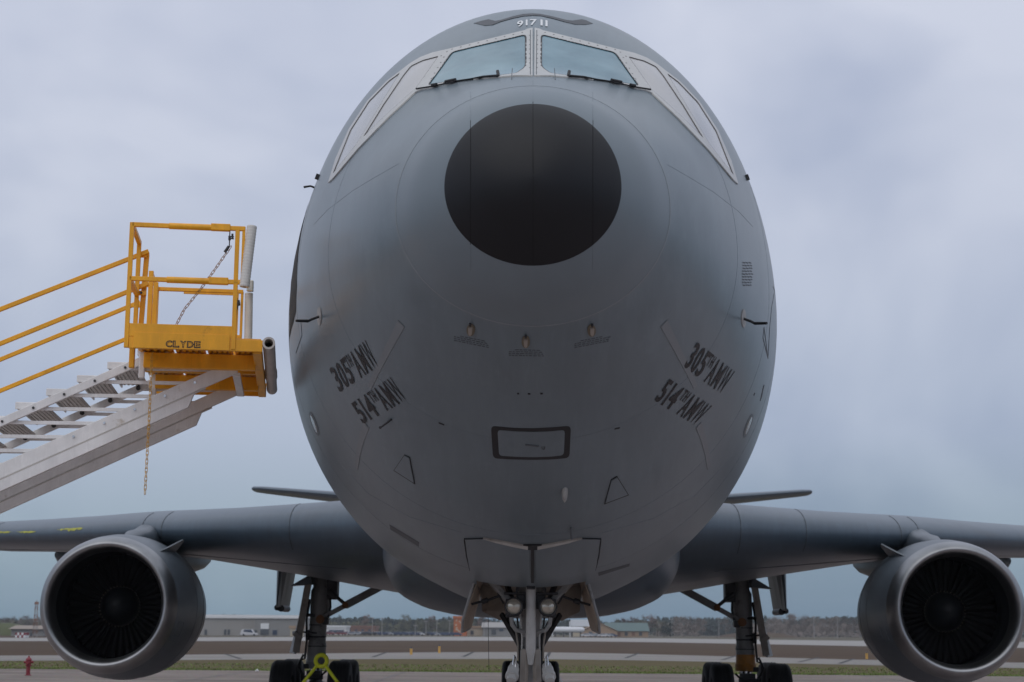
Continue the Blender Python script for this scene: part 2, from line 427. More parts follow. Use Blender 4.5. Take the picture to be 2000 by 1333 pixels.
sheet('runway', [(-2500, 240), (-82, 245), (-60, 270), (-40, 305), (-20, 338), (0, 355), (25, 335), (42, 300), (56, 265), (80, 252), (2500, 250), (2500, 450), (97, 470), (70, 510), (45, 550), (0, 580), (-40, 540), (-75, 430), (-105, 330), (-160, 310), (-2500, 300)], -0.014, M['runway'])
# dark tar joints across the taxiway
for (xa, xb) in ((905, 925), (728, 756), (1068, 1074), (1222, 1248), (1410, 1442), (1560, 1600), (470, 440), (1640, 1668)):
    ky = .007 * (xa - 1040) + (abs(xa - 1040) / 620) ** 2 * 9
    a = onground(xa, 1283.5 + ky, 0); b_ = onground(xb, 1274.0 + ky, 0)
    a.z = b_.z = -0.004
    mb = MB(); w = Vector((0.16, 0, 0))
    mb.add([a - w, a + w, b_ + w, b_ - w], [(0, 1, 2, 3)])
    tag(mb.build('tar_joint', M['darkbay']), kind='structure')
# pavement joints on the apron edge
for i in range(-9, 10):
    mb = MB(); x = i * 7.6 + 1.3
    mb.add([(x - .03, -60, .004), (x + .03, -60, .004), (x + .03, 71.6, .004), (x - .03, 71.6, .004)], [(0, 1, 2, 3)])
    tag(mb.build('apron_joint', M['steel']), kind='structure')
for y in (33, 40.6, 48.2, 55.8, 63.4):
    mb = MB(); mb.add([(-90, y - .04, .0045), (90, y - .04, .0045), (90, y + .04, .0045), (-90, y + .04, .0045)], [(0, 1, 2, 3)])
    tag(mb.build('apron_joint', M['steel']), kind='structure')
# grass blades along the verge
M['blade'] = setup_mat('fresh_grass', (0.13, 0.185, 0.035), rough=0.8, var=0.25, scale=0.35, dark=(0.17, 0.14, 0.06), dscale=0.4, dthr=(0.56, 0.68))
mb = MB()
for i in range(26000):
    x = random.uniform(-46, 46)
    y = 72.0 + abs(random.gauss(0, 0.9)) if i < 15000 else random.uniform(72, 90)
    y += 0.25 * sin(x * 0.7) + 0.2 * sin(x * 2.1)
    h = random.uniform(0.03, 0.085) * (1.2 if i < 15000 else 0.8)
    a = random.uniform(0, 2 * pi); w = random.uniform(0.02, 0.05)
    dx, dy = cos(a) * w, sin(a) * w
    tx, ty = random.gauss(0, .05), random.gauss(0, .05)
    mb.add([(x - dx, y - dy, -0.018), (x + dx, y + dy, -0.018), (x + tx, y + ty, h)], [(0, 1, 2)])
tag(mb.build('grass', M['blade'], fix=False), kind='stuff')

# ------------------------------------------------------------------ fuselage surface
Z0, ZC, R = 5.22, 5.40, 3.01
_x  = [0, .03, .1, .2, .3, .45, .6, .95, 1.4, 1.9, 2.4, 2.9, 3.4, 4.0, 5, 6, 7, 8, 9, 10, 11.5, 34, 38, 42, 46, 50, 53, 54.5]
_w  = [0, .20, .365, .52, .64, .77, .875, 1.05, 1.29, 1.52, 1.71, 1.885, 2.04, 2.21, 2.44, 2.62, 2.76, 2.87, 2.94, 2.99, 3.01, 3.01, 2.9, 2.6, 2.1, 1.45, .9, .5]
_t  = [5.22, 5.415, 5.58, 5.735, 5.845, 5.965, 6.055, 6.21, 6.42, 6.66, 7.03, 7.42, 7.745, 8.06, 8.335, 8.40, 8.41, 8.41, 8.41, 8.41, 8.41, 8.41, 8.4, 8.35, 8.2, 8.0, 7.7, 7.4]
_b  = [5.22, 5.025, 4.875, 4.735, 4.635, 4.53, 4.45, 4.315, 4.10, 3.90, 3.69, 3.48, 3.28, 3.06, 2.78, 2.59, 2.48, 2.425, 2.40, 2.39, 2.39, 2.39, 2.6, 3.15, 3.9, 4.8, 5.6, 6.2]
_sx = [sqrt(x) for x in _x]
fw, ft, fb = pchip(_sx, _w), pchip(_sx, _t), pchip(_sx, _b)
def zmid(x):
    u = min(1.0, x / 8.0)
    return Z0 + (ZC - Z0) * u * u * (3 - 2 * u) if x < 34 else (ft(sqrt(x)) * .5 + fb(sqrt(x)) * .5)
def FS(x, ph):
    """fuselage surface: distance aft of the nose, angle from the top (clockwise seen from the front-right)"""
    s = sqrt(max(x, 0)); zm = zmid(x); w = fw(s)
    c, sn = cos(ph), sin(ph)
    z = zm + (ft(s) - zm) * c if c > 0 else zm + (zm - fb(s)) * c
    return Vector((w * sn, x, z))
NSEG = 144
stn = [1e-7] + [(i / 90.0) ** 2 * 12.0 for i in range(4, 91)] + [14, 18, 24, 30, 34, 36, 38, 40, 42, 44, 46, 48, 50, 51.5, 53, 54.5]
XCAP, XRAD = 0.302, 0.95
stn = sorted(set([x for x in stn if min(abs(x - XCAP), abs(x - XRAD)) > 0.02] + [XCAP, XRAD]))
def fus_normal(x, ph):
    e = 1e-3 * max(1, x) ; x1, x2 = max(1e-4, x - e * .5), x + e
    a = FS(x2, ph) - FS(x1, ph); b = FS(x, ph + 1e-3) - FS(x, ph - 1e-3)
    n = a.cross(b)
    if n.length < 1e-12: return Vector((0, -1, 0))
    n.normalize()
    p = FS(x, ph); c = Vector((0, p.y + 0.6, zmid(x)))
    if n.dot(p - c) < 0: n = -n
    return n
def fus_shell(name, xs, mat, parent, skip=None, cap=False):
    vs, ns = [], []
    for x in xs:
        for j in range(NSEG):
            ph = 2 * pi * j / NSEG
            vs.append(FS(x, ph)); ns.append(fus_normal(x, ph))
    fs = []
    for i in range(len(xs) - 1):
        for j in range(NSEG):
            j2 = (j + 1) % NSEG
            q = (i * NSEG + j, i * NSEG + j2, (i + 1) * NSEG + j2, (i + 1) * NSEG + j)
            if skip:
                c = (vs[q[0]] + vs[q[2]]) / 2
                if skip(c): continue
            fs.append(q)
    a_, b_ = vs[fs[0][1]] - vs[fs[0][0]], vs[fs[0][2]] - vs[fs[0][0]]
    if a_.cross(b_).dot(ns[fs[0][2]]) < 0: fs = [tuple(reversed(f)) for f in fs]
    if cap: fs.append(tuple(range(NSEG)))
    mb = MB(); mb.add(vs, fs)
    o = mb.build(name, mat, parent, fix=False)
    o.data.polygons.foreach_set('use_smooth', [True] * len(o.data.polygons))
    o.data.normals_split_custom_set_from_vertices([tuple(n) for n in ns])
    return o
# a tree of the whole skin, for laying windows, seams and markings on it
_vs = [FS(x, 2 * pi * j / NSEG) for x in stn if x < 20 for j in range(NSEG)]
_k = len([x for x in stn if x < 20])
_fs = [(i * NSEG + j, (i + 1) * NSEG + j, (i + 1) * NSEG + (j + 1) % NSEG, i * NSEG + (j + 1) % NSEG) for i in range(_k - 1) for j in range(NSEG)]
BVH = BVHTree.FromPolygons([tuple(v) for v in _vs], _fs)
def cast(px, py):
    h = BVH.ray_cast(CAMP, ray(px, py))
    if h[0] is None:
        h = BVH.find_nearest(CAMP + ray(px, py) * 16.5)
    p = h[0]; x = max(p.y, 1e-4); s_ = sqrt(x); zm = zmid(x); dz = p.z - zm
    ph = atan2(p.x / max(fw(s_), 1e-6), dz / ((ft(s_) - zm) if dz > 0 else (zm - fb(s_))))
    return FS(x, ph), fus_normal(x, ph)
def inpoly(x, y, poly):
    r = False; n = len(poly)
    for i in range(n):
        x1, y1 = poly[i]; x2, y2 = poly[(i + 1) % n]
        if (y1 > y) != (y2 > y) and x < (x2 - x1) * (y - y1) / (y2 - y1) + x1: r = not r
    return r
def rounded(poly, r, k=4):
    out = []; n = len(poly)
    for i in range(n):
        p0, p, p1 = Vector(poly[i - 1]), Vector(poly[i]), Vector(poly[(i + 1) % n])
        a, c = (p0 - p), (p1 - p)
        rr = min(r, a.length * .45, c.length * .45)
        a = p + a.normalized() * rr; c = p + c.normalized() * rr
        for j in range(k + 1):
            t = j / k
            q = a * (1 - t) ** 2 + p * 2 * t * (1 - t) + c * t * t
            out.append((q.x, q.y))
    return out
def patch(mb, poly, off, holes=(), step=9.0, skirt=0.012, mirror=False, side=1):
    """lays a picture outline on the skin, off metres proud of it, with a rim down to the skin"""
    allp, edges = [], []
    for lp in [poly] + list(holes):
        o = len(allp); m = []
        for i in range(len(lp)):
            a, c = Vector(lp[i]), Vector(lp[(i + 1) % len(lp)])
            k = max(1, int((c - a).length / step))
            for j in range(k): m.append(a + (c - a) * (j / k))
        allp += m
        edges += [(o + i, o + (i + 1) % len(m)) for i in range(len(m))]
    xs = [p[0] for p in poly]; ys = [p[1] for p in poly]
    y = min(ys) + step * .5
    while y < max(ys):
        x = min(xs) + step * .5
        while x < max(xs):
            if inpoly(x, y, poly) and not any(inpoly(x, y, h) for h in holes): allp.append(Vector((x, y)))
            x += step
        y += step
    r = delaunay_2d_cdt([Vector((p[0], p[1])) for p in allp], edges, [], 0, 1e-4)
    v2, tr = r[0], r[2]
    keep = []
    for t in tr:
        cx = sum(v2[i][0] for i in t) / len(t); cy = sum(v2[i][1] for i in t) / len(t)
        if inpoly(cx, cy, poly) and not any(inpoly(cx, cy, h) for h in holes): keep.append(tuple(t))
    P = []
    for v in v2:
        p, n = cast(v[0], v[1]); P.append((p, n))
    cnt = {}
    for t in keep:
        for i in range(len(t)):
            a, c = t[i], t[(i + 1) % len(t)]
            k = (min(a, c), max(a, c)); cnt[k] = cnt.get(k, 0) + 1
    n0 = len(v2)
    for sg in ((1, -1) if mirror else (side,)):
        vs = [p + n * off for p, n in P] + [p + n * (off - skirt) for p, n in P]
        fs = list(keep) + [(a, c, c + n0, a + n0) for (a, c), k in cnt.items() if k == 1]
        nn = [n for p, n in P] * 2
        if sg < 0:
            vs = [Vector((-v.x, v.y, v.z)) for v in vs]; nn = [Vector((-v.x, v.y, v.z)) for v in nn]
        f2 = []
        for f in fs:
            c = (vs[f[1]] - vs[f[0]]).cross(vs[f[2]] - vs[f[0]])
            if len(f) == 3: ok = c.dot(nn[f[0]]) >= 0
            else:
                m_ = sum((vs[i] for i in f), Vector()) / 4; ok = c.dot(m_ - sum((v for v in vs[:n0]), Vector()) / n0) >= 0
            f2.append(f if ok else tuple(reversed(f)))
        mb.add(vs, f2); mb.n += nn
    return mb
def strip(mb, pts, w, off, step=8.0, closed=False, mirror=False):
    """a narrow band of real width w along a picture polyline, on the skin"""
    q = []
    n = len(pts)
    for i in range(n if closed else n - 1):
        a, c = Vector(pts[i]), Vector(pts[(i + 1) % n]); k = max(1, int((c - a).length / step))
        for j in range(k): q.append(a + (c - a) * (j / k))
    if not closed: q.append(Vector(pts[-1]))
    P = [cast(p.x, p.y) for p in q]; k = len(P)
    ws = [w] * k if not isinstance(w, (list, tuple)) else [w[0] + (w[1] - w[0]) * i / (k - 1) for i in range(k)]
    vs = []
    for i, (p, nn) in enumerate(P):
        a = P[(i - 1) % k][0] if (closed or i > 0) else p
        c = P[(i + 1) % k][0] if (closed or i < k - 1) else p
        t = (c - a)
        s_ = t.cross(nn).normalized() * ws[i] / 2
        vs += [p - s_ * 1.0 - nn * .004, p - s_ + nn * off, p + s_ + nn * off, p + s_ - nn * .004]
    fs = []
    for i in range(k if closed else k - 1):
        a, c = i * 4, ((i + 1) % k) * 4
        for j in range(3): fs.append((a + j, c + j, c + j + 1, a + j + 1))
    for sg in ((1, -1) if mirror else (1,)):
        mb.add([Vector((v.x * sg, v.y, v.z)) for v in vs], fs)
    return mb
def MX(poly): return [(2080.5 - x, y) for x, y in poly]

def text2d(s, bold=0.0):
    cu = bpy.data.curves.new('lettering', 'FONT'); cu.body = s; cu.size = 1.0; cu.offset = bold; cu.resolution_u = 3; cu.fill_mode = 'FRONT'
    o = bpy.data.objects.new('lettering_source', cu); C.objects.link(o)
    dg = bpy.context.evaluated_depsgraph_get(); dg.update()
    me = bpy.data.meshes.new_from_object(o.evaluated_get(dg))
    vs = [(v.co.x, v.co.y) for v in me.vertices]; fs = [tuple(p.vertices) for p in me.polygons]
    bpy.data.objects.remove(o); bpy.data.curves.remove(cu); bpy.data.meshes.remove(me)
    x0, x1 = min(v[0] for v in vs), max(v[0] for v in vs); y0, y1 = min(v[1] for v in vs), max(v[1] for v in vs)
    return [((x - x0) / (x1 - x0), (y - y0) / (y1 - y0)) for x, y in vs], fs
def bil(q, u, v):
    TL, TR, BR, BL = [Vector(p) for p in q]
    return (BL * (1 - u) + BR * u) * (1 - v) + (TL * (1 - u) + TR * u) * v
def skin_text(mb, runs, quad, off=0.006, arch=0.0):
    for s, u0, u1, v0, v1, bold in runs:
        vs, fs = text2d(s, bold)
        out = []
        for x, y in vs:
            u = u0 + (u1 - u0) * x
            p = bil(quad, u, v0 + (v1 - v0) * y)
            pt, n = cast(p.x, p.y - arch * (1 - (2 * u - 1) ** 2)); out.append(pt + n * off)
        mb.add(out, fs)
    return mb

# ------------------------------------------------------------------ far background
def hx(px, Y): return at(px, 1233, Y).x
def hz(px, py, Y): return at(px, py, Y).z
M['hangar'] = setup_mat('beige_metal_siding', (0.30, 0.285, 0.265), rough=0.6, var=0.05, scale=0.3, stretch=(6, 6, 0.1))
M['hangar2'] = setup_mat('grey_metal_siding', (0.24, 0.235, 0.225), rough=0.6, var=0.05, scale=0.3, stretch=(6, 6, 0.1))
M['roofwhite'] = setup_mat('white_roof_edge', (0.68, 0.68, 0.68), rough=0.6, var=0.05)
M['roofgrey'] = setup_mat('grey_roof', (0.36, 0.37, 0.38), rough=0.6)
M['doordark'] = setup_mat('dark_door', (0.06, 0.07, 0.08), rough=0.5)
M['tanwall'] = setup_mat('tan_wall', (0.36, 0.25, 0.165), rough=0.8, var=0.06)
M['brickwall'] = setup_mat('red_brown_wall', (0.22, 0.115, 0.08), rough=0.85, var=0.1, scale=0.6)
M['creamwall'] = setup_mat('cream_wall', (0.50, 0.43, 0.32), rough=0.8, var=0.06)
M['mutedroof'] = setup_mat('muted_tan_roof', (0.27, 0.22, 0.18), rough=0.7)
M['greenroof'] = setup_mat('green_metal_roof', (0.045, 0.095, 0.085), rough=0.5, var=0.06)
M['orangewall'] = setup_mat('orange_wall', (0.46, 0.125, 0.03), rough=0.7, var=0.08)
M['tankwhite'] = setup_mat('white_tank', (0.70, 0.71, 0.73), rough=0.4, var=0.04)
M['bluedark'] = setup_mat('blue_window', (0.03, 0.05, 0.09), rough=0.3)
M['polegrey'] = setup_mat('grey_pole', (0.30, 0.28, 0.27), rough=0.6)
M['bark'] = setup_mat('pale_bark', (0.30, 0.26, 0.23), rough=0.9, var=0.25, scale=1.2)
M['barkdk'] = setup_mat('dark_bark', (0.09, 0.07, 0.055), rough=0.9)
M['pine'] = setup_mat('pine_needles', (0.028, 0.042, 0.032), rough=0.9, var=0.35, scale=0.35)
M['twig'] = setup_mat('bare_twigs', (0.175, 0.14, 0.115), rough=0.9, var=0.25, scale=0.4)
M['bud'] = setup_mat('olive_spring_leaves', (0.095, 0.095, 0.05), rough=0.9, var=0.3, scale=0.4)
M['rbud'] = setup_mat('red_brown_buds', (0.14, 0.085, 0.06), rough=0.9, var=0.25, scale=0.4)
M['chalk'] = setup_mat('mound_grass', (0.075, 0.085, 0.035), rough=0.9, var=0.2, scale=0.2)

def building(name, label, px0, px1, Y, ytop, depth, wall, roof='flat', roofmat=None, ridge=0, cat='building'):
    x0, x1 = hx(px0, Y), hx(px1, Y); h = hz((px0 + px1) / 2, ytop, Y)
    r = empty(name, ((x0 + x1) / 2, Y + depth / 2, 0), label, cat)
    mb = MB(); mb.obox((x0, Y, -.03), (x1 - x0, 0, 0), (0, depth, 0), (0, 0, h))
    mb.build('wall', wall, r)
    rm = roofmat or M['roofgrey']
    mb = MB()
    if roof == 'flat':
        mb.obox((x0 - .4, Y - .4, h - .03), (x1 - x0 + .8, 0, 0), (0, depth + .8, 0), (0, 0, 0.9))
    elif roof == 'gable_x':   # ridge along x
        mb.prism([(x0 - .6, Y - .8, h), (x0 - .6, Y + depth / 2, h + ridge), (x0 - .6, Y + depth + .8, h), (x0 - .6, Y + depth / 2, h - .3)], (x1 - x0 + 1.2, 0, 0))
    elif roof == 'gable_y':
        mb.prism([(x0 - .6, Y - .5, h), ((x0 + x1) / 2, Y - .5, h + ridge), (x1 + .6, Y - .5, h), ((x0 + x1) / 2, Y - .5, h + ridge - .35)], (0, depth + 1, 0))
    mb.build('roof', rm, r)
    if roof == 'gable_y':
        mb = MB(); mb.prism([(x0, Y + .02, h), ((x0 + x1) / 2, Y + .02, h + ridge - .4), (x1, Y + .02, h)], (0, depth - .1, 0)); mb.build('gable', wall, r)
    return r
def face(r, name, px0, px1, py0, py1, Y, mat, depth=0.25):
    x0, x1 = hx(px0, Y), hx(px1, Y); z0, z1 = hz((px0 + px1) / 2, py1, Y), hz((px0 + px1) / 2, py0, Y)
    mb = MB(); mb.obox((x0, Y - depth, max(z0, 0)), (x1 - x0, 0, 0), (0, depth + .1, 0), (0, 0, z1 - max(z0, 0)))
    return mb.build(name, mat, r)

hg = building('hangar', 'long beige metal hangar with white roof edge behind the runway', 380, 500, 540, 1206, 60, M['hangar'], roofmat=M['roofwhite'])
face(hg, 'roof_edge', 379, 500, 1204, 1208, 540, M['roofwhite'], .6)
for i, px in enumerate((402, 440, 447)): face(hg, 'door', px - 2.2, px + 2.2, 1230, 1240, 540, M['doordark'])
hg2 = building('hangar', 'grey metal hangar wing with a tall white loading door', 497, 592, 532, 1207, 60, M['hangar2'], roofmat=M['roofwhite'])
face(hg2, 'roof_edge', 497, 592, 1205, 1208.5, 532, M['roofwhite'], .6)
dr = face(hg2, 'loading_door', 509, 525, 1218, 1229, 532, M['white'])
face(hg2, 'dark_doorway', 509, 525, 1229, 1240, 532, M['doordark'])
for px in (499.5, 535, 539): face(hg2, 'door', px - 2.4, px + 2.4, 1231, 1240, 532, M['doordark'] if px < 520 else M['bluedark'])
sh = building('shed', 'small tan shed at the right end of the grey hangar', 567, 586, 516, 1228, 10, M['creamwall'], roofmat=M['tanwall'])
face(sh, 'door', 571, 577, 1233, 1240, 516, M['doordark'])
bw = building('terminal', 'low white flat building behind the left landing gear', 638, 676, 720, 1226, 14, M['roofwhite'], roofmat=M['white'])
face(bw, 'window', 642, 672, 1231, 1234, 720, M['bluedark'])
bb = building('warehouse', 'long low red-brown brick warehouse in front of the woods', 672, 732, 760, 1226, 20, M['brickwall'], roofmat=M['brickwall'])
for k in range(4): face(bb, 'window', 680 + 13 * k, 685 + 13 * k, 1230, 1233, 760, M['bluedark'])
ot = building('orange_tower', 'tall orange block with patchy white checks beside the nose gear', 886, 911, 660, 1208, 9, M['orangewall'], roofmat=M['orangewall'], cat='tower')
for i in range(14):
    cx, cy = random.uniform(888, 908), random.uniform(1210, 1234); face(ot, 'check', cx - random.uniform(.6, 1.8), cx + 1.4, cy - 1.5, cy + random.uniform(.5, 2), 660, M['creamwall'], .06)
cb = building('warehouse', 'pale cream low warehouse right of the orange block', 911, 946, 672, 1227, 16, M['creamwall'], roofmat=M['tanwall'])
face(cb, 'door', 919, 925, 1232, 1240, 672, M['doordark'])
gb = building('warehouse', 'grey-green gabled warehouse seen between gear door and nose gear', 943, 1000, 668, 1226, 18, M['hangar2'], 'gable_x', M['hangar'], 2.2)
face(gb, 'door', 960, 969, 1230, 1240, 668, M['doordark'])
face(gb, 'window', 975, 983, 1229, 1233, 668, M['bluedark'])
tb = building('hall', 'tan hall with a gable front left of its green roof', 1136, 1206, 650, 1233, 22, M['tanwall'], 'gable_y', M['tanwall'], 3.4)
face(tb, 'door', 1150, 1157, 1234, 1242, 650, M['doordark'])
tb2 = building('hall', 'long tan hall under a broad dark green roof', 1186, 1266, 655, 1233, 24, M['tanwall'], 'gable_x', M['greenroof'], 3.4)
for k in range(4): face(tb2, 'door', 1206 + 14 * k, 1212 + 14 * k, 1235, 1242, 655, M['doordark'] if k % 2 else M['brickwall'])
wb = building('hall', 'pale grey gabled hall behind the tan gable', 1118, 1170, 700, 1224, 20, M['creamwall'], 'gable_x', M['roofgrey'], 3.0)
lb = building('depot', 'low tan roofed depot left of the left engine', 22, 84, 400, 1229, 10, M['hangar2'], 'gable_x', M['mutedroof'], .9)
for k in range(3): face(lb, 'door', 30 + 15 * k, 36 + 15 * k, 1236, 1244, 400, M['doordark'])

# white storage tank on saddles
Yt = 640
tk = empty('storage_tank', (hx(1110, Yt), Yt, 0), 'long white cylindrical tank on saddles left of the tan hall', 'tank')
x0, x1 = hx(1076, Yt), hx(1142, Yt); zc_ = hz(1110, 1230.5, Yt)
mb = MB(); mb.lathe((x0, Yt, zc_), (1, 0, 0), [(0, 0.01), (.25, .7), (.9, 1.15), (x1 - x0 - .9, 1.15), (x1 - x0 - .25, .7), (x1 - x0, 0.01)], 20); mb.build('tank', M['tankwhite'], tk, smooth=True)
for k in range(4):
    xx = x0 + (x1 - x0) * (k + .5) / 4; mb = MB(); mb.box((xx, Yt, (zc_ - .9) / 2), (.5, 1.6, zc_ - .9)); mb.build('saddle', M['steel'], tk)
for px in (1079, 1113):
    mb = MB(); mb.cyl((hx(px, Yt + 6), Yt + 6, 0), (hx(px, Yt + 6), Yt + 6, hz(px, 1214, Yt + 6)), .25); tag(mb.build('vent_stack', M['tankwhite']), 'slim white vent stack behind the white tank', 'vent stack', 'vent stacks behind the tank')
# parked cars and vans along the far side of the runway
M['carpaint'] = [setup_mat('car_paint_%s' % n, c, rough=0.3, coat=0.5) for n, c in (('white', (.6, .6, .62)), ('silver', (.35, .37, .4)), ('blue', (.03, .05, .12)), ('black', (.02, .02, .022)), ('red', (.2, .03, .03)))]
def car(px, Y, k, van=False):
    x = hx(px, Y); r = empty('parked_car', (x, Y, 0))
    L, H = (5.4, 2.1) if van else (4.5, 1.45)
    pr = [(-L / 2, .35), (-L / 2, .95), (-L * .42, 1.02 if not van else H * .95), (-L * .26, H), (L * .16, H), (L * .30, 1.0), (L * .48, .85), (L / 2, .35)]
    mb = MB(); mb.prism([(x + a, Y - .85, z) for a, z in pr], (0, 1.7, 0)); mb.build('body', M['carpaint'][k], r, bevel=.06)
    mb = MB(); mb.prism([(x - L * .36, Y - .87, 1.0 if not van else 1.35), (x - L * .25, Y - .87, H - .1), (x + L * .13, Y - .87, H - .1), (x + L * .25, Y - .87, 1.0)], (0, .04, 0)); mb.build('window', M['bluedark'], r)
    for a in (-L * .3, L * .31):
        mb = MB(); mb.cyl((x + a, Y - .9, .33), (x + a, Y - .6, .33), .33, n=12); mb.build('wheel', M['tyre'], r)
    return r
tag(car(487, 505, 0, True), 'white van parked before the beige hangar', 'van')
colours = ['white', 'silver', 'dark blue', 'black', 'red']
for i in range(26):
    px = 636 + i * 10.2 + random.uniform(-2, 2); k = random.choice((0, 1, 1, 2, 3, 3, 2, 4))
    tag(car(px, 655 + random.uniform(-6, 8), k), '%s car in the row parked before the woods' % colours[k], 'car', 'cars parked beyond the runway')
for i in range(7):
    k = random.choice((0, 1, 0, 2)); tag(car(1146 + i * 8.2, 628 + random.uniform(-3, 3), k), '%s car parked before the tan hall' % colours[k], 'car', 'cars parked before the hall')
# poles, mast, box, mound
for px, yt, Y in ((746, 1208, 640), (832, 1214, 650), (853, 1212, 650), (727, 1207, 650), (811, 1222, 620), (878, 1213, 660), (945, 1216, 640), (1312, 1210, 700), (24, 1226, 560), (55, 1228, 560), (1404, 1208, 720), (1590, 1205, 700), (1636, 1206, 700)):
    x = hx(px, Y); z = hz(px, yt, Y); mb = MB(); mb.cyl((x, Y, 0), (x, Y, z), .16, .09, 8); mb.box((x, Y, z), (1.5, .3, .25)); tag(mb.build('light_pole', M['polegrey']), 'tall thin grey light pole beyond the runway', 'pole', 'poles beyond the runway')
Y = 338; x = hx(68.5, Y); H = hz(68.5, 1172, Y)
ms = empty('radio_mast', (x, Y, 0), 'red and white lattice radio mast left of the left engine', 'mast')
nb = 9
for k in range(nb):
    mb = MB(); z0, z1 = H * .93 * k / nb, H * .93 * (k + 1) / nb; w0, w1 = .42 - .2 * k / nb, .42 - .2 * (k + 1) / nb
    cs0 = [Vector((x + a * w0, Y + c * w0, z0)) for a, c in ((-1, -1), (1, -1), (1, 1), (-1, 1))]; cs1 = [Vector((x + a * w1, Y + c * w1, z1)) for a, c in ((-1, -1), (1, -1), (1, 1), (-1, 1))]
    for j in range(4):
        mb.cyl(cs0[j], cs1[j], .05, n=5); mb.cyl(cs0[j], cs1[(j + 1) % 4], .025, n=5); mb.cyl(cs1[j], cs1[(j + 1) % 4], .025, n=5)
    mb.build('lattice_section', M['brickwall'] if k % 2 else M['polegrey'], ms)
mb = MB(); mb.cyl((x, Y, H * .93), (x, Y, H), .06, n=6); mb.cyl((x, Y, H * .88), (x, Y, H * .95), .5, .4, 10); mb.cyl((x, Y, H * .45), (x, Y, H * .5), .45, .45, 10); mb.build('antenna_drum', M['brickwall'], ms)
Y = 334; cx0, cx1 = hx(30, Y), hx(50, Y)
bx_ = empty('equipment_shelter', ((cx0 + cx1) / 2, Y, 0), 'red and white checkered equipment shelter left of the left engine', 'shelter')
hgt = hz(40, 1236, Y); nx, nzq = 5, 2
for i in range(nx):
    for j in range(nzq):
        mb = MB(); mb.obox((cx0 + (cx1 - cx0) * i / nx, Y, hgt * j / nzq), ((cx1 - cx0) / nx, 0, 0), (0, 2.5, 0), (0, 0, hgt / nzq)); mb.build('panel', M['red'] if (i + j) % 2 else M['white'], bx_)
mb = MB()
xm = hx(5, 430)
rings = []
for k in range(9):
    t = k / 8; hh = 3.4 * (1 - t * t); rr = 12 * t + .1
    rings.append([Vector((xm + rr * 1.0 * cos(a), 430 + rr * .6 * sin(a), hh - .03)) for a in [2 * pi * j / 28 for j in range(28)]])
mb.loft(rings); tag(mb.build('grass_mound', M['chalk'], smooth=True), 'low green grassy mound at the far left', 'mound', kind='structure')

# trees ------------------------------------------------------------
def crown_mesh(name, kind, mat, n, seed):
    rnd = random.Random(seed); vs, fs = [], []
    cl = []
    for i in range(14):
        if kind == 'pine': z = rnd.uniform(.12, .97); rr = .30 * (1 - z) + .04; s = .11 + .08 * (1 - z)
        else:
            z = rnd.uniform(.35, .93); rr = .33 * sqrt(max(0, 1 - ((z - .62) / .36) ** 2)); s = rnd.uniform(.09, .17)
        a = rnd.uniform(0, 2 * pi); q = rr * sqrt(rnd.random())
        cl.append((q * cos(a), q * sin(a), z, s))
    for i in range(n):
        cx, cy, cz, s = rnd.choice(cl)
        p = Vector((cx + rnd.gauss(0, s * .5), cy + rnd.gauss(0, s * .5), cz + rnd.gauss(0, s * .42)))
        if p.z < .1: continue
        u = Vector((rnd.gauss(0, 1), rnd.gauss(0, 1), rnd.gauss(0, 1))).normalized(); w = u.orthogonal().normalized()
        l = rnd.uniform(.016, .034) if kind != 'bare' else rnd.uniform(.03, .055); ww = l * .8 if kind != 'bare' else l * .16
        o = len(vs); vs += [p - u * l - w * ww * .4, p - u * l * .2 + w * ww, p + u * l, p - u * l * .2 - w * ww]
        fs.append((o, o + 1, o + 2, o + 3))
    me = bpy.data.meshes.new(name); me.from_pydata([tuple(v) for v in vs], [], fs); me.materials.append(mat)
    return me
def trunk_mesh(mat, seed, r=.014):
    rnd = random.Random(seed); mb = MB()
    mb.tube([(0, 0, -.01), (rnd.uniform(-.01, .01), 0, .35), (rnd.uniform(-.02, .02), 0, .85)], [r, r * .75, r * .25], 6)
    for i in range(7):
        z = rnd.uniform(.35, .75); a = rnd.uniform(0, 2 * pi)
        mb.tube([(0, 0, z), (.13 * cos(a), .13 * sin(a), z + .12), (.2 * cos(a), .2 * sin(a), z + .24)], [r * .45, r * .3, r * .12], 5)
    me = bpy.data.meshes.new('trunk'); me.from_pydata([tuple(v) for v in mb.v], [], mb.f); me.materials.append(mat)
    return me
crowns = {'pine': [crown_mesh('crown', 'pine', M['pine'], 620, s) for s in (1, 2, 3)],
          'bare': [crown_mesh('crown', 'bare', M['twig'], 1100, s) for s in (4, 5, 6)],
          'bud': [crown_mesh('crown', 'round', M['bud'], 620, s) for s in (7, 8, 9)],
          'red': [crown_mesh('crown', 'round', M['rbud'], 620, s) for s in (10, 11)]}
trunks = {'pine': trunk_mesh(M['barkdk'], 1), 'bare': trunk_mesh(M['bark'], 2), 'bud': trunk_mesh(M['barkdk'], 3), 'red': trunk_mesh(M['bark'], 4, .011)}
TL = {'pine': ('dark green pine standing in the woods beyond the runway', 'pines in the woods beyond the runway'),
      'bare': ('bare grey-brown tree with a pale trunk at the edge of the woods', 'bare trees at the edge of the woods'),
      'bud': ('olive green tree just coming into leaf before the pine woods', 'trees coming into leaf before the woods'),
      'red': ('reddish brown budding tree beside the pine woods', 'budding trees beside the woods')}
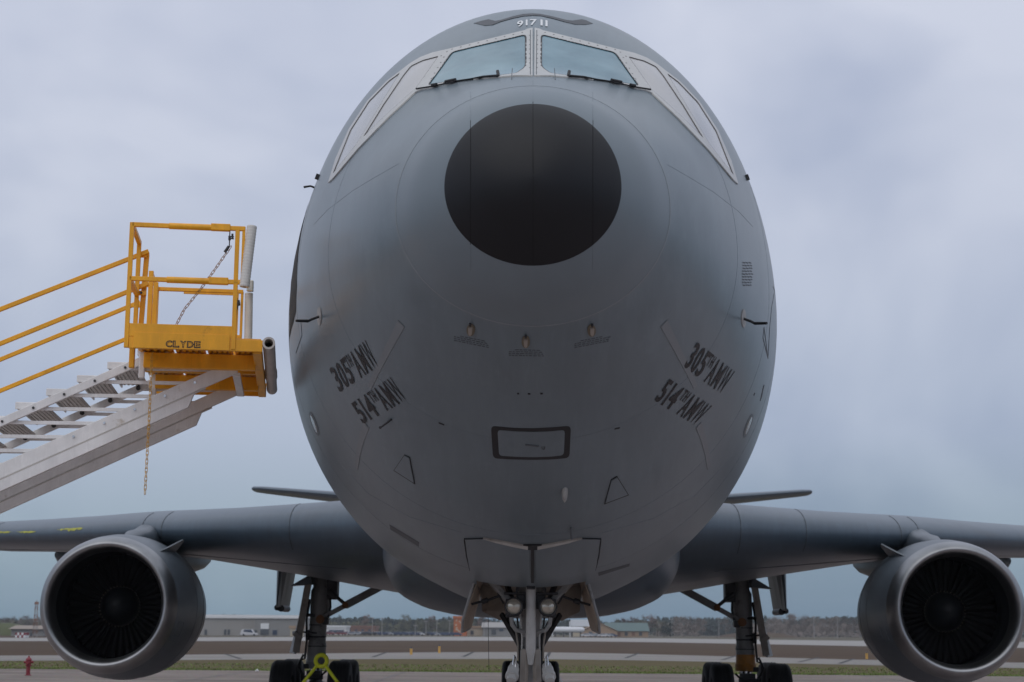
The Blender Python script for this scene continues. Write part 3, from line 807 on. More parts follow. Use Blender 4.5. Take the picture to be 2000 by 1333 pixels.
def tree(kind, px, ytop, Y, wide=1.0):
    x = hx(px, Y); h = hz(px, ytop, Y)
    r = empty(dict(pine='pine_tree', bare='bare_tree', bud='leafing_tree', red='budding_tree')[kind], (x, Y, -.03), TL[kind][0], 'tree', TL[kind][1])
    a = random.uniform(0, 6.28)
    for nm, me in (('trunk', trunks[kind]), ('crown', random.choice(crowns[kind]))):
        o = bpy.data.objects.new(nm, me); C.objects.link(o); o.parent = r; o.scale = (h * wide, h * wide, h); o.rotation_euler.z = a
    return r
rt = random.Random(5)
# the woods behind read as one mass
def woods(px0, px1, Y, ytop, mat, n, name='woods'):
    x0, x1 = hx(px0, Y), hx(px1, Y); mb = MB()
    h0 = hz((px0 + px1) / 2, ytop, Y)
    for i in range(n):
        x = rt.uniform(x0, x1); y = Y + rt.uniform(0, 60); h = h0 * (1 + .07 * sin(x * .11) + .05 * sin(x * .37)) * rt.uniform(.85, 1.08)
        w = rt.uniform(2.6, 4.6); p = Vector((x, y, 0))
        for k in range(26):
            t = rt.random() ** .8; z = h * (.04 + .94 * t); rr = w * (1 - t) * .8 + .5; a = rt.uniform(0, 6.28)
            c = p + Vector((cos(a) * rr * rt.random(), sin(a) * rr * rt.random(), z)); s = rt.uniform(.5, 1.1)
            u = Vector((rt.gauss(0, 1), rt.gauss(0, 1), rt.gauss(0, .6))).normalized() * s; v = u.orthogonal().normalized() * s * .7
            mb.add([c - u, c + v, c + u, c - v], [(0, 1, 2, 3)])
    tag(mb.build(name, mat, fix=False), kind='stuff')
woods(560, 1010, 905, 1209, M['pine'], 620)
woods(980, 1330, 930, 1213, M['pine'], 420)
woods(1290, 1780, 960, 1208, M['pine'], 900)
woods(1640, 2120, 960, 1211, M['pine'], 520)
woods(-120, 380, 960, 1211, M['pine'], 560)
woods(600, 960, 880, 1217, M['bud'], 300, 'brush_woods')
woods(-60, 110, 870, 1212, M['bud'], 140, 'brush_woods')
woods(1480, 1740, 900, 1219, M['twig'], 130, 'brush_woods')
woods(1290, 1380, 900, 1219, M['twig'], 40, 'brush_woods')
for i in range(34):
    px = rt.uniform(600, 1000); tree(rt.choice(('pine', 'bud', 'pine', 'bud', 'red')), px, rt.uniform(1200, 1212), rt.uniform(850, 890), rt.uniform(.7, 1.1))
for px, yt, w in ((1238, 1206, 1.3), (1252, 1204, 1.4), (1268, 1203, 1.4), (1284, 1207, 1.3), (1222, 1208, 1.2), (1298, 1214, 1.2), (1206, 1209, 1.1)): tree('red' if rt.random() < .6 else 'bud', px, yt, 800, w)
for px, yt, w in ((1318, 1205, .9), (1332, 1203, .9), (1345, 1204, .8), (1360, 1206, .9), (1372, 1207, .8), (1418, 1208, .9), (1502, 1206, .8), (1514, 1203, .8), (1527, 1204, .9), (1541, 1199, 1.1), (1556, 1200, 1.1), (1572, 1203, .9), (1588, 1206, .9), (1604, 1205, .8), (1620, 1207, .8), (1634, 1206, .9), (1650, 1207, .9), (1666, 1208, .9), (1680, 1206, .9), (1995, 1207, .9), (1984, 1206, .9)):
    tree('bare', px, yt, 800 + rt.uniform(-20, 20), w)
for px, yt in ((1303, 1222), (1309, 1219), (1296, 1224)): tree('pine', px, yt, 700, 1.5)
for px, yt in ((8, 1205), (22, 1203), (38, 1206), (52, 1202), (60, 1207), (74, 1205), (455, 1199), (470, 1201), (515, 1202), (562, 1202), (436, 1202)): tree('bare' if px < 100 else 'pine', px, yt, 860, 1.0)
# low bare bank before the right-hand woods
mb = MB(); xa, xb = hx(1400, 760), hx(1560, 760)
rings = [[Vector((xa + (xb - xa) * t, 760 + q * 20, -.03 + (2.6 * sin(pi * t) ** .7) * (1 - q * q))) for t in [i / 20 for i in range(21)]] for q in [-1, -.6, -.2, .2, .6, 1]]
mb.loft(rings, closed=False); tag(mb.build('earth_bank', M['brown'], smooth=True), kind='structure')

# marker posts and small hardware on the airfield
for px, yt, yb in ((803, 1265, 1279), (858, 1260, 1276), (1693, 1274, 1287)):
    g = onground(px, yb); mb = MB(); H = hz(px, yt, g.y)
    r = empty('marker_post', (g.x, g.y, -.02), {803: 'short yellow marker post on the taxiway edge, left of the pair', 858: 'taller yellow marker post in the brown field left of the nose gear', 1693: 'yellow marker post beside the right engine'}[px], 'marker post')
    mb.cyl((g.x, g.y, -.02), (g.x, g.y, H * .86), .11, n=10); mb.build('post', M['apost'], r)
    mb = MB(); mb.cyl((g.x, g.y, H * .86), (g.x, g.y, H), .115, .1, n=10); mb.build('cap', M['bluedark'], r)

# ================================================================== AIRCRAFT
AC = empty('tanker_aircraft', (0, 25, 0), 'large grey tanker jet seen nose-on with a black nose cap', 'aircraft')
PL = 'grey'
nose = fus_shell('nose_cap', [x for x in stn if x <= XCAP], M['nosecap'], AC)
nose['label'] = 'matt black rounded tip of the nose'
rad = fus_shell('radome', [x for x in stn if XCAP <= x <= XRAD], M['radome'], AC)
BAY = (6.6, 9.2)
sk = sorted(set([x for x in stn if x >= XRAD and min(abs(x - BAY[0]), abs(x - BAY[1])) > .03] + list(BAY)))
fus = fus_shell('fuselage', sk, M['paint'], AC, skip=lambda c: BAY[0] < c.y < BAY[1] and abs(c.x) < .60 and c.z < 3.6)

# seams
mb = MB()
for px, y0, y1 in ((919, 236, 478), (1158, 236, 478), (1041, 199, 516)): strip(mb, [(px, y0), (px, y1)], .004, .001)
mb.build('nose_seam', M['capseam'], AC)
def ringstrip(mb, x, w, off, a0=0, a1=2 * pi, n=96):
    vs, fs = [], []
    for i in range(n + 1):
        ph = a0 + (a1 - a0) * i / n
        for dx, o in ((-w / 2, -.004), (-w / 2, off), (w / 2, off), (w / 2, -.004)):
            vs.append(FS(x + dx, ph) + fus_normal(x, ph) * o)
    for i in range(n):
        for j in range(3): fs.append((i * 4 + j, i * 4 + 4 + j, i * 4 + 5 + j, i * 4 + 1 + j))
    mb.add(vs, fs)
mb = MB()
for px, y0, y1 in ((919, 180, 234), (1158, 180, 234), (919, 480, 528), (1158, 480, 528), (1041, 158, 197)): strip(mb, [(px, y0), (px, y1)], .006, .0015)
mb.build('radome_joint', M['softseam'], AC)['kind'] = 'stuff'
mb = MB(); ringstrip(mb, XRAD, .012, .002); mb.build('radome_seam', M['seamlt'], AC)
mb = MB()
ringstrip(mb, 2.55, .0045, .001, .95, 2 * pi - .95); ringstrip(mb, 4.35, .0045, .001, 1.2, 2 * pi - 1.2); ringstrip(mb, 5.9, .0045, .001, 1.1, 2 * pi - 1.1)
for q in ([(779, 320), (735, 345), (690, 372), (640, 410), (612, 440)], [(1040, 905), (1040, 1050)], [(640, 880), (720, 965), (800, 1010), (900, 1040)]):
    strip(mb, q, .004, .001, mirror=q[0][0] != 1040)
mb.build('panel_seams', M['softseam'], AC)['kind'] = 'stuff'
# raised strips on the lower nose
for q in ([(784, 632), (760, 678), (735, 728), (722, 757)], [(716, 830), (707, 856), (700, 885), (696, 915)]):
    for sg in (0, 1):
        mb = MB(); strip(mb, MX(q) if sg else q, [.075, .045], .004); mb.build('raised_strip', M['seamlt2'], AC)

# window frames, panes, seals
half = [(1040.25, 57), (1030, 59), (1024, 62), (950, 80), (882, 97), (846, 105), (822, 114), (802, 126), (785, 139), (757, 160), (719, 199), (683, 254), (657, 312), (643, 358), (652, 350), (700, 293), (760, 231), (812, 182), (823, 177), (840, 174), (868, 165), (905, 158), (1008, 150), (1040.25, 150)]
g1 = rounded([(1027, 70), (884, 104), (837, 169), (868, 163), (1010, 145.5), (1027, 133)], 7)
g2 = rounded([(858, 112), (827, 120), (804, 131), (790, 148), (750, 207), (711, 270), (760, 223), (800, 187), (813, 176)], 4)
g3 = rounded([(783, 144), (760, 161), (722, 200), (686, 256), (652, 341), (694, 289), (703, 276)], 4)
mb = MB(); patch(mb, half, .012, [g1, g2, g3], step=7, mirror=True); wf = mb.build('window_frame', M['alu'], AC, smooth=True, angle=35)
for g, mt, nm in ((g1, 'glass', 'windscreen_pane'), (g2, 'sideglass', 'side_window'), (g3, 'sideglass', 'side_window')):
    for sg in (1, -1):
        mb = MB(); patch(mb, g, .006, step=8, skirt=.02, side=sg); mb.build(nm, M[mt], AC, smooth=True, angle=35)
        mb = MB(); n_ = len(mb.v)
        strip(mb, g, .014 if mt == 'glass' else .006, .012, closed=True, step=6)
        if sg < 0: mb.v = [Vector((-v.x, v.y, v.z)) for v in mb.v]
        mb.build('window_seal', M['rubber'] if mt == 'glass' else M['sideseal'], AC)
# screws round the windscreens
mb = MB()
scr = [(1035, 72 + 9 * k) for k in range(8)] + [(1020 - 17 * k, 66.5 + 4.05 * k) for k in range(9)] + [(874 - 6 * k, 104 + 10.4 * k) for k in range(6)] + [(866 - 3, 112)]
for px, py in scr:
    p, n = cast(px, py)
    for sg in (1, -1):
        mb.cyl(Vector((sg * (p.x), p.y, p.z)) + Vector((sg * n.x, n.y, n.z)) * .010, Vector((sg * p.x, p.y, p.z)) + Vector((sg * n.x, n.y, n.z)) * .0145, .008, n=6)
mb.build('frame_screws', M['screw'], wf)['kind'] = 'stuff'
strip_mb = MB(); strip(strip_mb, [(1036, 62), (1036, 149)], .006, .0145, mirror=True); strip_mb.build('frame_joint', M['seam'], wf)
# wipers
def skin_tube(mb, pts, r, off, side=1):
    P = []
    for px, py, *o in pts:
        p, n = cast(px, py); P.append(p + n * (o[0] if o else off))
    if side < 0: P = [Vector((-p.x, p.y, p.z)) for p in P]
    return mb.tube(P, r, 8)
for sg in (1, -1):
    w = MB(); skin_tube(w, [(815, 177), (838, 173.5), (862, 169), (888, 164)], .0065, .018, sg); wp = w.build('wiper', M['black'], AC, smooth=True)
    w = MB(); skin_tube(w, [(868, 167), (885, 163.5), (920, 158.5), (945, 154.5), (974, 152.5)], [.006, .006, .005, .010, .011], .02, sg); w.build('wiper_arm', M['black'], wp, smooth=True)
    w = MB(); skin_tube(w, [(872, 165.5), (892, 161.5)], .015, .026, sg); w.build('wiper_joint', M['black'], wp, smooth=True)
    w = MB(); skin_tube(w, [(846, 171.5), (855, 170)], .014, .024, sg); w.build('wiper_joint', M['black'], wp, smooth=True)
    w = MB(); skin_tube(w, [(974, 152, .0), (973.5, 149.5, .045)], .014, .03, sg); w.build('wiper_pivot', M['steel'], wp, smooth=True)
    w = MB(); skin_tube(w, [(999, 156, .0), (1002, 148, .06)], .003, .03, sg); w.build('spray_nozzle', M['seam'], AC)
# dark wavy band on the crown and the number
def z7(pts): return [(780 + x / 3.846, y / 3.846) for x, y in pts]
band = z7([(560, 178), (600, 186), (640, 196), (700, 192), (760, 168), (850, 143), (930, 126), (1000, 121), (1060, 123), (1150, 143), (1240, 168), (1320, 187), (1400, 188), (1452, 180), (1400, 156), (1370, 149), (1300, 159), (1250, 154), (1150, 127), (1060, 109), (1000, 105), (930, 109), (850, 127), (760, 155), (720, 162), (670, 149), (620, 160)])
mb = MB(); patch(mb, band, .004, step=6); mb.build('dark_band', M['bandpaint'], AC, smooth=True)
mb = MB(); skin_text(mb, [('9', 0, .2, 0, 1, .02), ('1', .28, .34, 0, 1, .02), ('7', .42, .64, 0, 1, .02), ('1', .76, .83, 0, 1, .02), ('1', .92, .99, 0, 1, .02)], [(1010, 43.5), (1070, 42), (1070, 53.5), (1010, 54.5)], .006, arch=3.5)
mb.build('tail_number', M['white'], AC)
# unit lettering
def z5(pts): return [(550 + x / 2.666, 500 + y / 2.666) for x, y in pts]
def z6(pts): return [(1000 + x / 2.666, 500 + y / 2.666) for x, y in pts]
for num, qa, qb in (('305', z5([(248, 588), (437, 437), (513, 570), (306, 712)]), z6([(962, 446), (1159, 602), (1089, 722), (890, 577)])),
                    ('514', z5([(361, 770), (568, 631), (660, 746), (428, 876)]), z6([(817, 638), (1041, 780), (953, 884), (738, 752)]))):
    for q in (qa, qb):
        mb = MB(); skin_text(mb, [(num[0], 0, .118, 0, 1, .022), (num[1], .148 if num[1] == '0' else .165, .262 if num[1] == '0' else .20, 0, 1, .022), (num[2], .285 if num[1] == '0' else .235, .405 if num[1] == '0' else .375, 0, 1, .022),
                           ('T', .398, .452, .52, 1.0, .03), ('H', .468, .524, .52, 1.0, .025), ('A', .530, .665, 0, 1, .012), ('M', .690, .820, 0, 1, .012), ('W', .840, 1.0, 0, 1, .0)], q, .005)
        mb.build('lettering', M['black'], AC)
# belly access hatch
ho = rounded([(959, 832), (1000, 836), (1040, 837), (1080, 835), (1115, 832), (1112, 894), (1080, 897), (1040, 898), (1000, 897), (963, 895)], 9)
hi = rounded([(972, 839), (1005, 842), (1040, 843), (1075, 842), (1103, 839), (1101, 888), (1075, 891), (1040, 892), (1005, 891), (975, 889)], 7)
mb = MB(); patch(mb, ho, .004, [hi], step=7); hf = mb.build('access_hatch', M['black'], AC)
mb = MB(); patch(mb, hi, .007, step=9); mb.build('hatch_panel', M['paint'], hf, smooth=True)
mb = MB(); strip(mb, [(1026, 867), (1046, 869), (1052, 870)], .018, .014); strip(mb, [(1058, 871), (1059, 876), (1063, 876), (1064, 871)], .008, .012); mb.build('hatch_latch', M['seam'], hf)
# small triangular vents
for tri in ([(790, 888), (801, 893), (811, 946), (769, 919)], [(1193, 937), (1205, 930), (1228, 967), (1180, 985)]):
    mb = MB(); c = (sum(p[0] for p in tri) / 4, sum(p[1] for p in tri) / 4)
    inn = [(c[0] + (x - c[0]) * .90, c[1] + (y - c[1]) * .90 - 1) for x, y in tri]
    patch(mb, tri, .004, step=8); vt = mb.build('vent_flap', M['black'], AC)
    mb = MB(); patch(mb, inn, .012, step=8, skirt=.01); mb.build('flap_plate', M['paint'], vt, smooth=True)
# slots in the lower skin
for q in ([(761, 1025), (819, 1060), (818, 1068), (763, 1034)], [(1168, 1119), (1230, 1101), (1229, 1106), (1169, 1125)]):
    mb = MB(); patch(mb, q, .003, step=7, skirt=.01); mb.build('slot', M['seam'], AC)
# tan ports below the radome with their fine print
for px, py in ((920, 644), (1027, 667), (1155, 645)):
    ell = [(px + 8 * cos(a), py + 11.5 * sin(a)) for a in [2 * pi * k / 20 for k in range(20)]]
    mb = MB(); patch(mb, ell, .010, step=5); pt_ = mb.build('port', M['tan'], AC, smooth=True)
    mb = MB(); patch(mb, [(px - 4 , py - 6), (px + 4, py - 6), (px + 3, py + 6), (px, py + 9), (px - 3, py + 6)], .022, step=4, skirt=.02); mb.build('port_cover', M['liner'], pt_, smooth=True)
    mb = MB(); skin_tube(mb, [(px, py - 11), (px, py - 15)], .009, .02); mb.build('port_stud', M['black'], pt_)
    tilt = (px - 1040) * -.0017
    mb = MB()
    for r_ in range(4):
        x = px - 33 + 4 * (r_ in (0,)) * 3; xe = px + 33 - 4 * (r_ in (0,)) * 3
        while x < xe:
            l = random.uniform(3, 8); cy = py + 17 + r_ * 3.6
            strip(mb, [(x, cy + (x - px) * tilt), (x + l, cy + (x + l - px) * tilt)], .006, .003); x += l + 2.2
    mb.build('fine_print', M['seam'], AC)['kind'] = 'stuff'
# block of fine print at the right, streaked
mb = MB()
for k in range(9):
    x = 1449 + random.uniform(0, 2); y = 513 + k * 5.5
    while x < 1467:
        l = random.uniform(2, 5); strip(mb, [(x, y), (x + l, y + l * .3)], .010, .003); x += l + 1.5
mb.build('fine_print', M['seam'], AC)['kind'] = 'stuff'
for pts in ([(1010, 769), (1014, 769)], [(1031, 769.5), (1036, 769.5)], [(1055, 769), (1060, 769)], [(857, 826), (868, 830)], [(1200, 838), (1210, 836)]):
    mb = MB(); strip(mb, pts, .018, .004); mb.build('rivet_mark', M['black'], AC)
# bead fairing, drain fitting
mb = MB()
p, n = cast(1103, 958); a = Vector((0, 1, .12)).normalized()
rings = []
for k in range(9):
    t = -1 + 2 * k / 8; rr = .062 * sqrt(max(0.0004, 1 - t * t)); rings.append([p + Vector((0, t * .03, -t * .11)) + Vector((cos(b_) * rr * .45, sin(b_) * rr * .8, 0)) for b_ in [2 * pi * j / 14 for j in range(14)]])
mb.loft(rings, caps=True); mb.build('beacon_fairing', M['probeplate'], AC, smooth=True)
mb = MB(); skin_tube(mb, [(765, 819, .0), (761, 821, .035), (752, 827, .05), (750, 828, .05)], [.010, .009, .008, .014], .1); mb.build('probe', M['black'], AC, smooth=True)
mb = MB(); skin_tube(mb, [(1115, 1031, 0), (1114, 1038, .08)], .012, .05); mb.build('drain_mast', M['seam'], AC)
# side probes on oval plates, small blade aerials
for px, py, sg in ((624, 618, -1), (1452, 622, 1)):
    ell = [(px + 4.2 * cos(a), py + 18 * sin(a)) for a in [2 * pi * k / 18 for k in range(18)]]
    mb = MB(); patch(mb, ell, .006, step=4); pp = mb.build('probe_plate', M['probeplate'], AC, smooth=True)
    p, n = cast(px, py)
    mb = MB(); mb.tube([p - n * .02, p + n * .07 + Vector((0, 0, -.015)), p + n * .10 + Vector((0, -.02, -.03))], .012, 8)
    q0 = p + n * .10 + Vector((0, -.02, -.03)); mb.tube([q0, q0 + Vector((sg * .085, -.14, -.025))], [.014, .012], 8); mb.build('pitot_probe', M['black'], pp, smooth=True)
for px, py, l in ((623, 347, .035), (1457, 348, .03)):
    p, n = cast(px, py); mb = MB(); mb.beam(p - n * .03, p + n * l, .035, .05); mb.build('blade_aerial', M['black'], AC)
p, n = cast(612, 366); mb = MB(); mb.tube([p - n * .02, p + n * .04, p + n * .09 + Vector((-.02, 0, -.03))], [.012, .010, .012], 8); mb.build('angle_probe', M['black'], AC)
# oval side lights low on the nose
for px, py, tl in ((614, 828, .35), (1461, 832, -.35)):
    for nm, rx, ry, mt, off in (('side_light', 5.2, 25, 'paint_dk', .004), ('side_light_lens', 2.4, 18, 'lens', .008)):
        ell = []
        for k in range(20):
            a = 2 * pi * k / 20; x, y = rx * cos(a), ry * sin(a); ell.append((px + x * cos(tl) + y * sin(tl), py - x * sin(tl) + y * cos(tl)))
        mb = MB(); patch(mb, ell, off, step=4)
        if nm == 'side_light': sl = mb.build(nm, M[mt], AC)
        else: mb.build(nm, M['sidelens'], sl, smooth=True)
# service panel outlines at the right side, boarding door at the left
mb = MB(); strip(mb, [(1492, 640), (1500, 700), (1503, 640), (1507, 600)], .012, .003); strip(mb, [(1486, 780), (1491, 755)], .05, .004); strip(mb, [(1472, 773), (1474, 768)], .04, .004); strip(mb, [(1492, 640), (1490, 660), (1500, 700)], .012, .003)
strip(mb, [(1514, 560), (1507, 600)], .012, .003); mb.build('service_panel_outline', M['seam'], AC)
def ph_at(x, z, sg):
    lo, hi_ = 0.0, pi
    for _ in range(40):
        m_ = (lo + hi_) / 2
        if FS(x, m_).z > z: lo = m_
        else: hi_ = m_
    return sg * lo
vs, fs = [], []
edge = [(604.5, 394), (594, 430), (586, 470), (582, 505), (580, 560), (578, 609), (573, 631)]
for i, (px, py) in enumerate(edge):
    p, n = cast(px, py)
    for k in range(5):
        x = p.y + k * .28; ph = ph_at(x, p.z, -1); vs.append(FS(x, ph) + fus_normal(x, ph) * .005)
for i in range(len(edge) - 1):
    for k in range(4): fs.append((i * 5 + k, i * 5 + k + 1, i * 5 + 5 + k + 1, i * 5 + 5 + k))
mb = MB(); mb.add(vs, fs); mb.build('doorway_shade', M['darkbay'], AC)  # dark sheet laid on the skin as the shade inside the open door
mb = MB(); strip(mb, [(588, 630), (590, 655), (578, 690)], .010, .003); mb.build('door_outline', M['seam'], AC)

# ---- wings
LEp = [(0, 16.3, 3.95), (3.4, 18.8, 3.97), (7.4, 21.85, 4.02), (12, 25.4, 4.10), (18, 29.9, 4.5), (25.2, 35.3, 5.05)]
TEp = [(0, 31.6, 2.5), (3.4, 31.4, 3.02), (6.0, 31.2, 3.60), (8.65, 31.1, 4.20), (12, 32.4, 4.18), (18, 34.9, 4.55), (25.2, 38.3, 5.15)]
def P2(tab, k): return pchip([a[0] for a in tab], [a[k] for a in tab])
lex, lez, tex, tez = P2(LEp, 1), P2(LEp, 2), P2(TEp, 1), P2(TEp, 2)
thk = pchip([0, 3.4, 8, 14, 25.2], [.125, .12, .108, .102, .095])
NAF = 22
def section(L, sg):
    c0 = Vector((sg * L, lex(L), lez(L))); c1 = Vector((sg * L, tex(L), tez(L))); c = (c1 - c0).length; d = (c1 - c0) / c
    up = Vector((0, -d.z, d.y))
    r = []
    for side in (1, -1):
        for i in range(NAF):
            t = i / (NAF - 1); t = (1 - cos(pi * t)) / 2
            if side < 0: t = 1 - t
            yt = 5 * thk(L) * (.2969 * sqrt(t) - .126 * t - .3516 * t * t + .2843 * t ** 3 - .1036 * t ** 4)
            cam_ = .012 * (1 - (2 * t - 1) ** 2)
            if side < 0 and i in (0, NAF - 1): continue
            r.append(c0 + d * (t * c) + up * (c * (side * yt + cam_)))
    return r
def wing_point(L, t, side, sg, off=0.0):
    c0 = Vector((sg * L, lex(L), lez(L))); c1 = Vector((sg * L, tex(L), tez(L))); c = (c1 - c0).length; d = (c1 - c0) / c; up = Vector((0, -d.z, d.y))
    yt = 5 * thk(L) * (.2969 * sqrt(t) - .126 * t - .3516 * t * t + .2843 * t ** 3 - .1036 * t ** 4)
    return c0 + d * (t * c) + up * (c * (side * yt + .012 * (1 - (2 * t - 1) ** 2)) + side * off) - d * (off if t < .02 else 0)
for sg in (-1, 1):
    Ls = [2.0, 2.7, 3.4, 4, 5, 6, 7, 8, 8.65, 9.5, 11, 12.5, 14.5, 17, 20, 23, 24.8, 25.2]
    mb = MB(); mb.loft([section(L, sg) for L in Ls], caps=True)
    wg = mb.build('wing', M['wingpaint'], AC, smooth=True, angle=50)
    # leading-edge slat seams and a few chordwise joints
    for L in ((4.6, 7.55, 8.05, 12.2) if sg < 0 else (3.9, 5.3, 7.5, 7.95)):
        mb = MB(); pts = [wing_point(L, t, 1, sg, .004) for t in (.12, .08, .05, .03, .015, .005, .0)] + [wing_point(L, t, -1, sg, .004) for t in (.005, .015, .03, .05)]
        mb.tube(pts, .006, 5); mb.build('slat_joint', M['seam'], wg)
    mb = MB(); mb.tube([wing_point(L, .16, -1, sg, .001) for L in (3.6, 5, 6.5, 8, 10, 12, 14)], .006, 5); mb.build('slat_seam', M['seam'], wg)
    mb = MB(); mb.tube([wing_point(L, .68, -1, sg, .001) for L in (3.6, 5, 6.5, 8, 10, 12, 14)], .006, 5); mb.build('flap_seam', M['seam'], wg)
    if sg < 0:
        for (La, Lb, t0, t1, nm) in ((9.55, 10.3, .0008, .012, 'primer_patch'), (10.9, 11.5, .0004, .005, 'primer_patch'), (11.6, 12.1, .0006, .007, 'primer_patch')):
            mb = MB(); rows = []
            nL = 14
            for i in range(nL + 1):
                L = La + (Lb - La) * i / nL; e0 = t0 + random.uniform(0, .4) * (t1 - t0) + (abs(i / nL - .5) * 2) ** 3 * .4 * (t1 - t0); e1 = t1 - random.uniform(0, .35) * (t1 - t0) - (abs(i / nL - .5) * 2) ** 3 * .4 * (t1 - t0)
                rows.append([wing_point(L, e0 + (e1 - e0) * j / 4, 1, sg, .004) for j in range(5)])
            mb.loft(rows, closed=False); mb.build(nm, M['primer'], wg, smooth=True)
    # pylon
    mb = MB(); rings = []
    for (y, hw, zb, zt) in ((20.45, .04, 3.70, 3.78), (20.75, .14, 3.55, 3.86), (21.2, .22, 3.5, 3.98), (21.8, .27, 3.35, 4.05), (22.6, .32, 3.3, 4.22), (24, .34, 3.2, 4.2), (26, .30, 3.28, 4.0), (27.6, .20, 3.45, 3.9), (28.8, .05, 3.65, 3.85)):
        rings.append([Vector((sg * 7.9 + hw * (abs(cos(a)) ** .6) * (1 if cos(a) > 0 else -1), y, (zb + zt) / 2 + (zt - zb) / 2 * (abs(sin(a)) ** .7) * (1 if sin(a) > 0 else -1))) for a in [2 * pi * j / 28 for j in range(28)]])
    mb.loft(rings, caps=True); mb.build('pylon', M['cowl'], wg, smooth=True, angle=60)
    # flap hinge fairings
    mb = MB(); x0 = sg * 6.28
    def fr(y, s_): return [Vector((x0 + sg * .20 * s_, y, 3.75)), Vector((x0 - sg * .19 * s_, y, 3.85)), Vector((x0 + sg * (.07 - .02 * s_), y, 2.62)), Vector((x0 + sg * (.07 + .10 * s_), y, 2.60))]
    mb.loft([fr(29.8, .25), fr(30.2, .8), fr(30.8, 1), fr(31.4, 1), fr(31.9, .4)], caps=True); ff = mb.build('flap_hinge_fairing', M['paint_dk'], wg, bevel=.03)
    mb = MB(); mb.tube([(x0 + sg * .06, 30.4, 2.58), (x0 + sg * .06, 31.5, 2.58)], .085, 12); mb.tube([(x0 + sg * .16, 30.4, 2.60), (x0 + sg * .16, 31.5, 2.60)], .075, 12); mb.build('hinge_foot', M['steel'], ff, smooth=True)
    for L, zz in ((12.05, 3.88), (17.5, 4.3)):
        mb = MB(); ye = tex(L); rings = []
        for k in range(11):
            t = k / 10; rr = .27 * sin(pi * min(1, t * .93 + .04)) ** .7; rings.append([Vector((sg * L + rr * .75 * cos(a), ye - 2.3 + 3.2 * t, zz - .1 * t + rr * 1.25 * sin(a))) for a in [2 * pi * j / 16 for j in range(16)]])
        mb.loft(rings, caps=True); mb.build('flap_track_fairing', M['paint'], wg, smooth=True)

# ---- wing root and belly fairing
mb = MB(); rings = []
for (y, W, zb, zt, n_) in ((14.5, 1.9, 2.75, 5.2, 2.2), (16, 2.3, 2.55, 5.2, 2.4), (17.5, 2.6, 2.45, 5.2, 2.8), (19, 2.75, 2.40, 5.0, 3.1), (21, 2.84, 2.37, 4.9, 3.4), (24, 2.88, 2.36, 4.9, 3.6), (29, 2.88, 2.36, 4.9, 3.6), (32, 2.8, 2.38, 4.9, 3.2), (35, 2.65, 2.48, 5.0, 2.7), (38, 2.3, 2.8, 5.2, 2.2)):
    rings.append([Vector((W * (abs(cos(a)) ** (2 / n_)) * (1 if cos(a) >= 0 else -1), y, (zb + zt) / 2 + (zt - zb) / 2 * (abs(sin(a)) ** (2 / n_)) * (1 if sin(a) >= 0 else -1))) for a in [2 * pi * (j + .5) / 72 for j in range(72)]])
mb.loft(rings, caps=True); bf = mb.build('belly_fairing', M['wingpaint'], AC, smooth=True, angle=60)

# ---- tail
for sg in (-1, 1):
    mb = MB(); rings = []
    for (L, xl, zl, c) in ((.6, 43.9, 5.95, 6.6), (1.5, 44.7, 6.1, 6.2), (4, 46.8, 6.52, 5.1), (7, 49.3, 7.0, 3.9), (10.6, 52.2, 7.50, 2.5), (11.0, 52.6, 7.55, 2.1), (11.12, 53.0, 7.57, 1.4)):
        r = []
        for i in range(28):
            a = 2 * pi * i / 28; t = (1 - cos(a)) / 2; yt = 5 * .10 * (.2969 * sqrt(t) - .126 * t - .3516 * t * t + .2843 * t ** 3 - .1036 * t ** 4)
            r.append(Vector((sg * L, xl + t * c, zl + (yt if a < pi else -yt) * c)))
        rings.append(r)
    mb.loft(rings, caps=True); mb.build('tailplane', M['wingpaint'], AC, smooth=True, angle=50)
mb = MB(); rings = []
for (z, xl, c) in ((8.0, 41.5, 9.5), (11, 44.2, 7.6), (14, 47, 5.8), (17.3, 50.2, 4.2)):
    r = []
    for i in range(28):
        a = 2 * pi * i / 28; t = (1 - cos(a)) / 2; yt = 5 * .11 * (.2969 * sqrt(t) - .126 * t - .3516 * t * t + .2843 * t ** 3 - .1036 * t ** 4); r.append(Vector(((yt if a < pi else -yt) * c, xl + t * c, z)))
    rings.append(r)
mb.loft(rings, caps=True); fin = mb.build('tail_fin', M['paint'], AC, smooth=True, angle=50)
mb = MB(); mb.lathe((0, 41, 10.3), (0, 1, 0), [(1.4, 1.05), (.3, 1.1), (0, 1.22), (.3, 1.34), (1.5, 1.42), (6, 1.35), (10, 1.1), (11.5, .8), (12, .3)], 40); mb.build('tail_engine', M['paint'], AC, smooth=True)

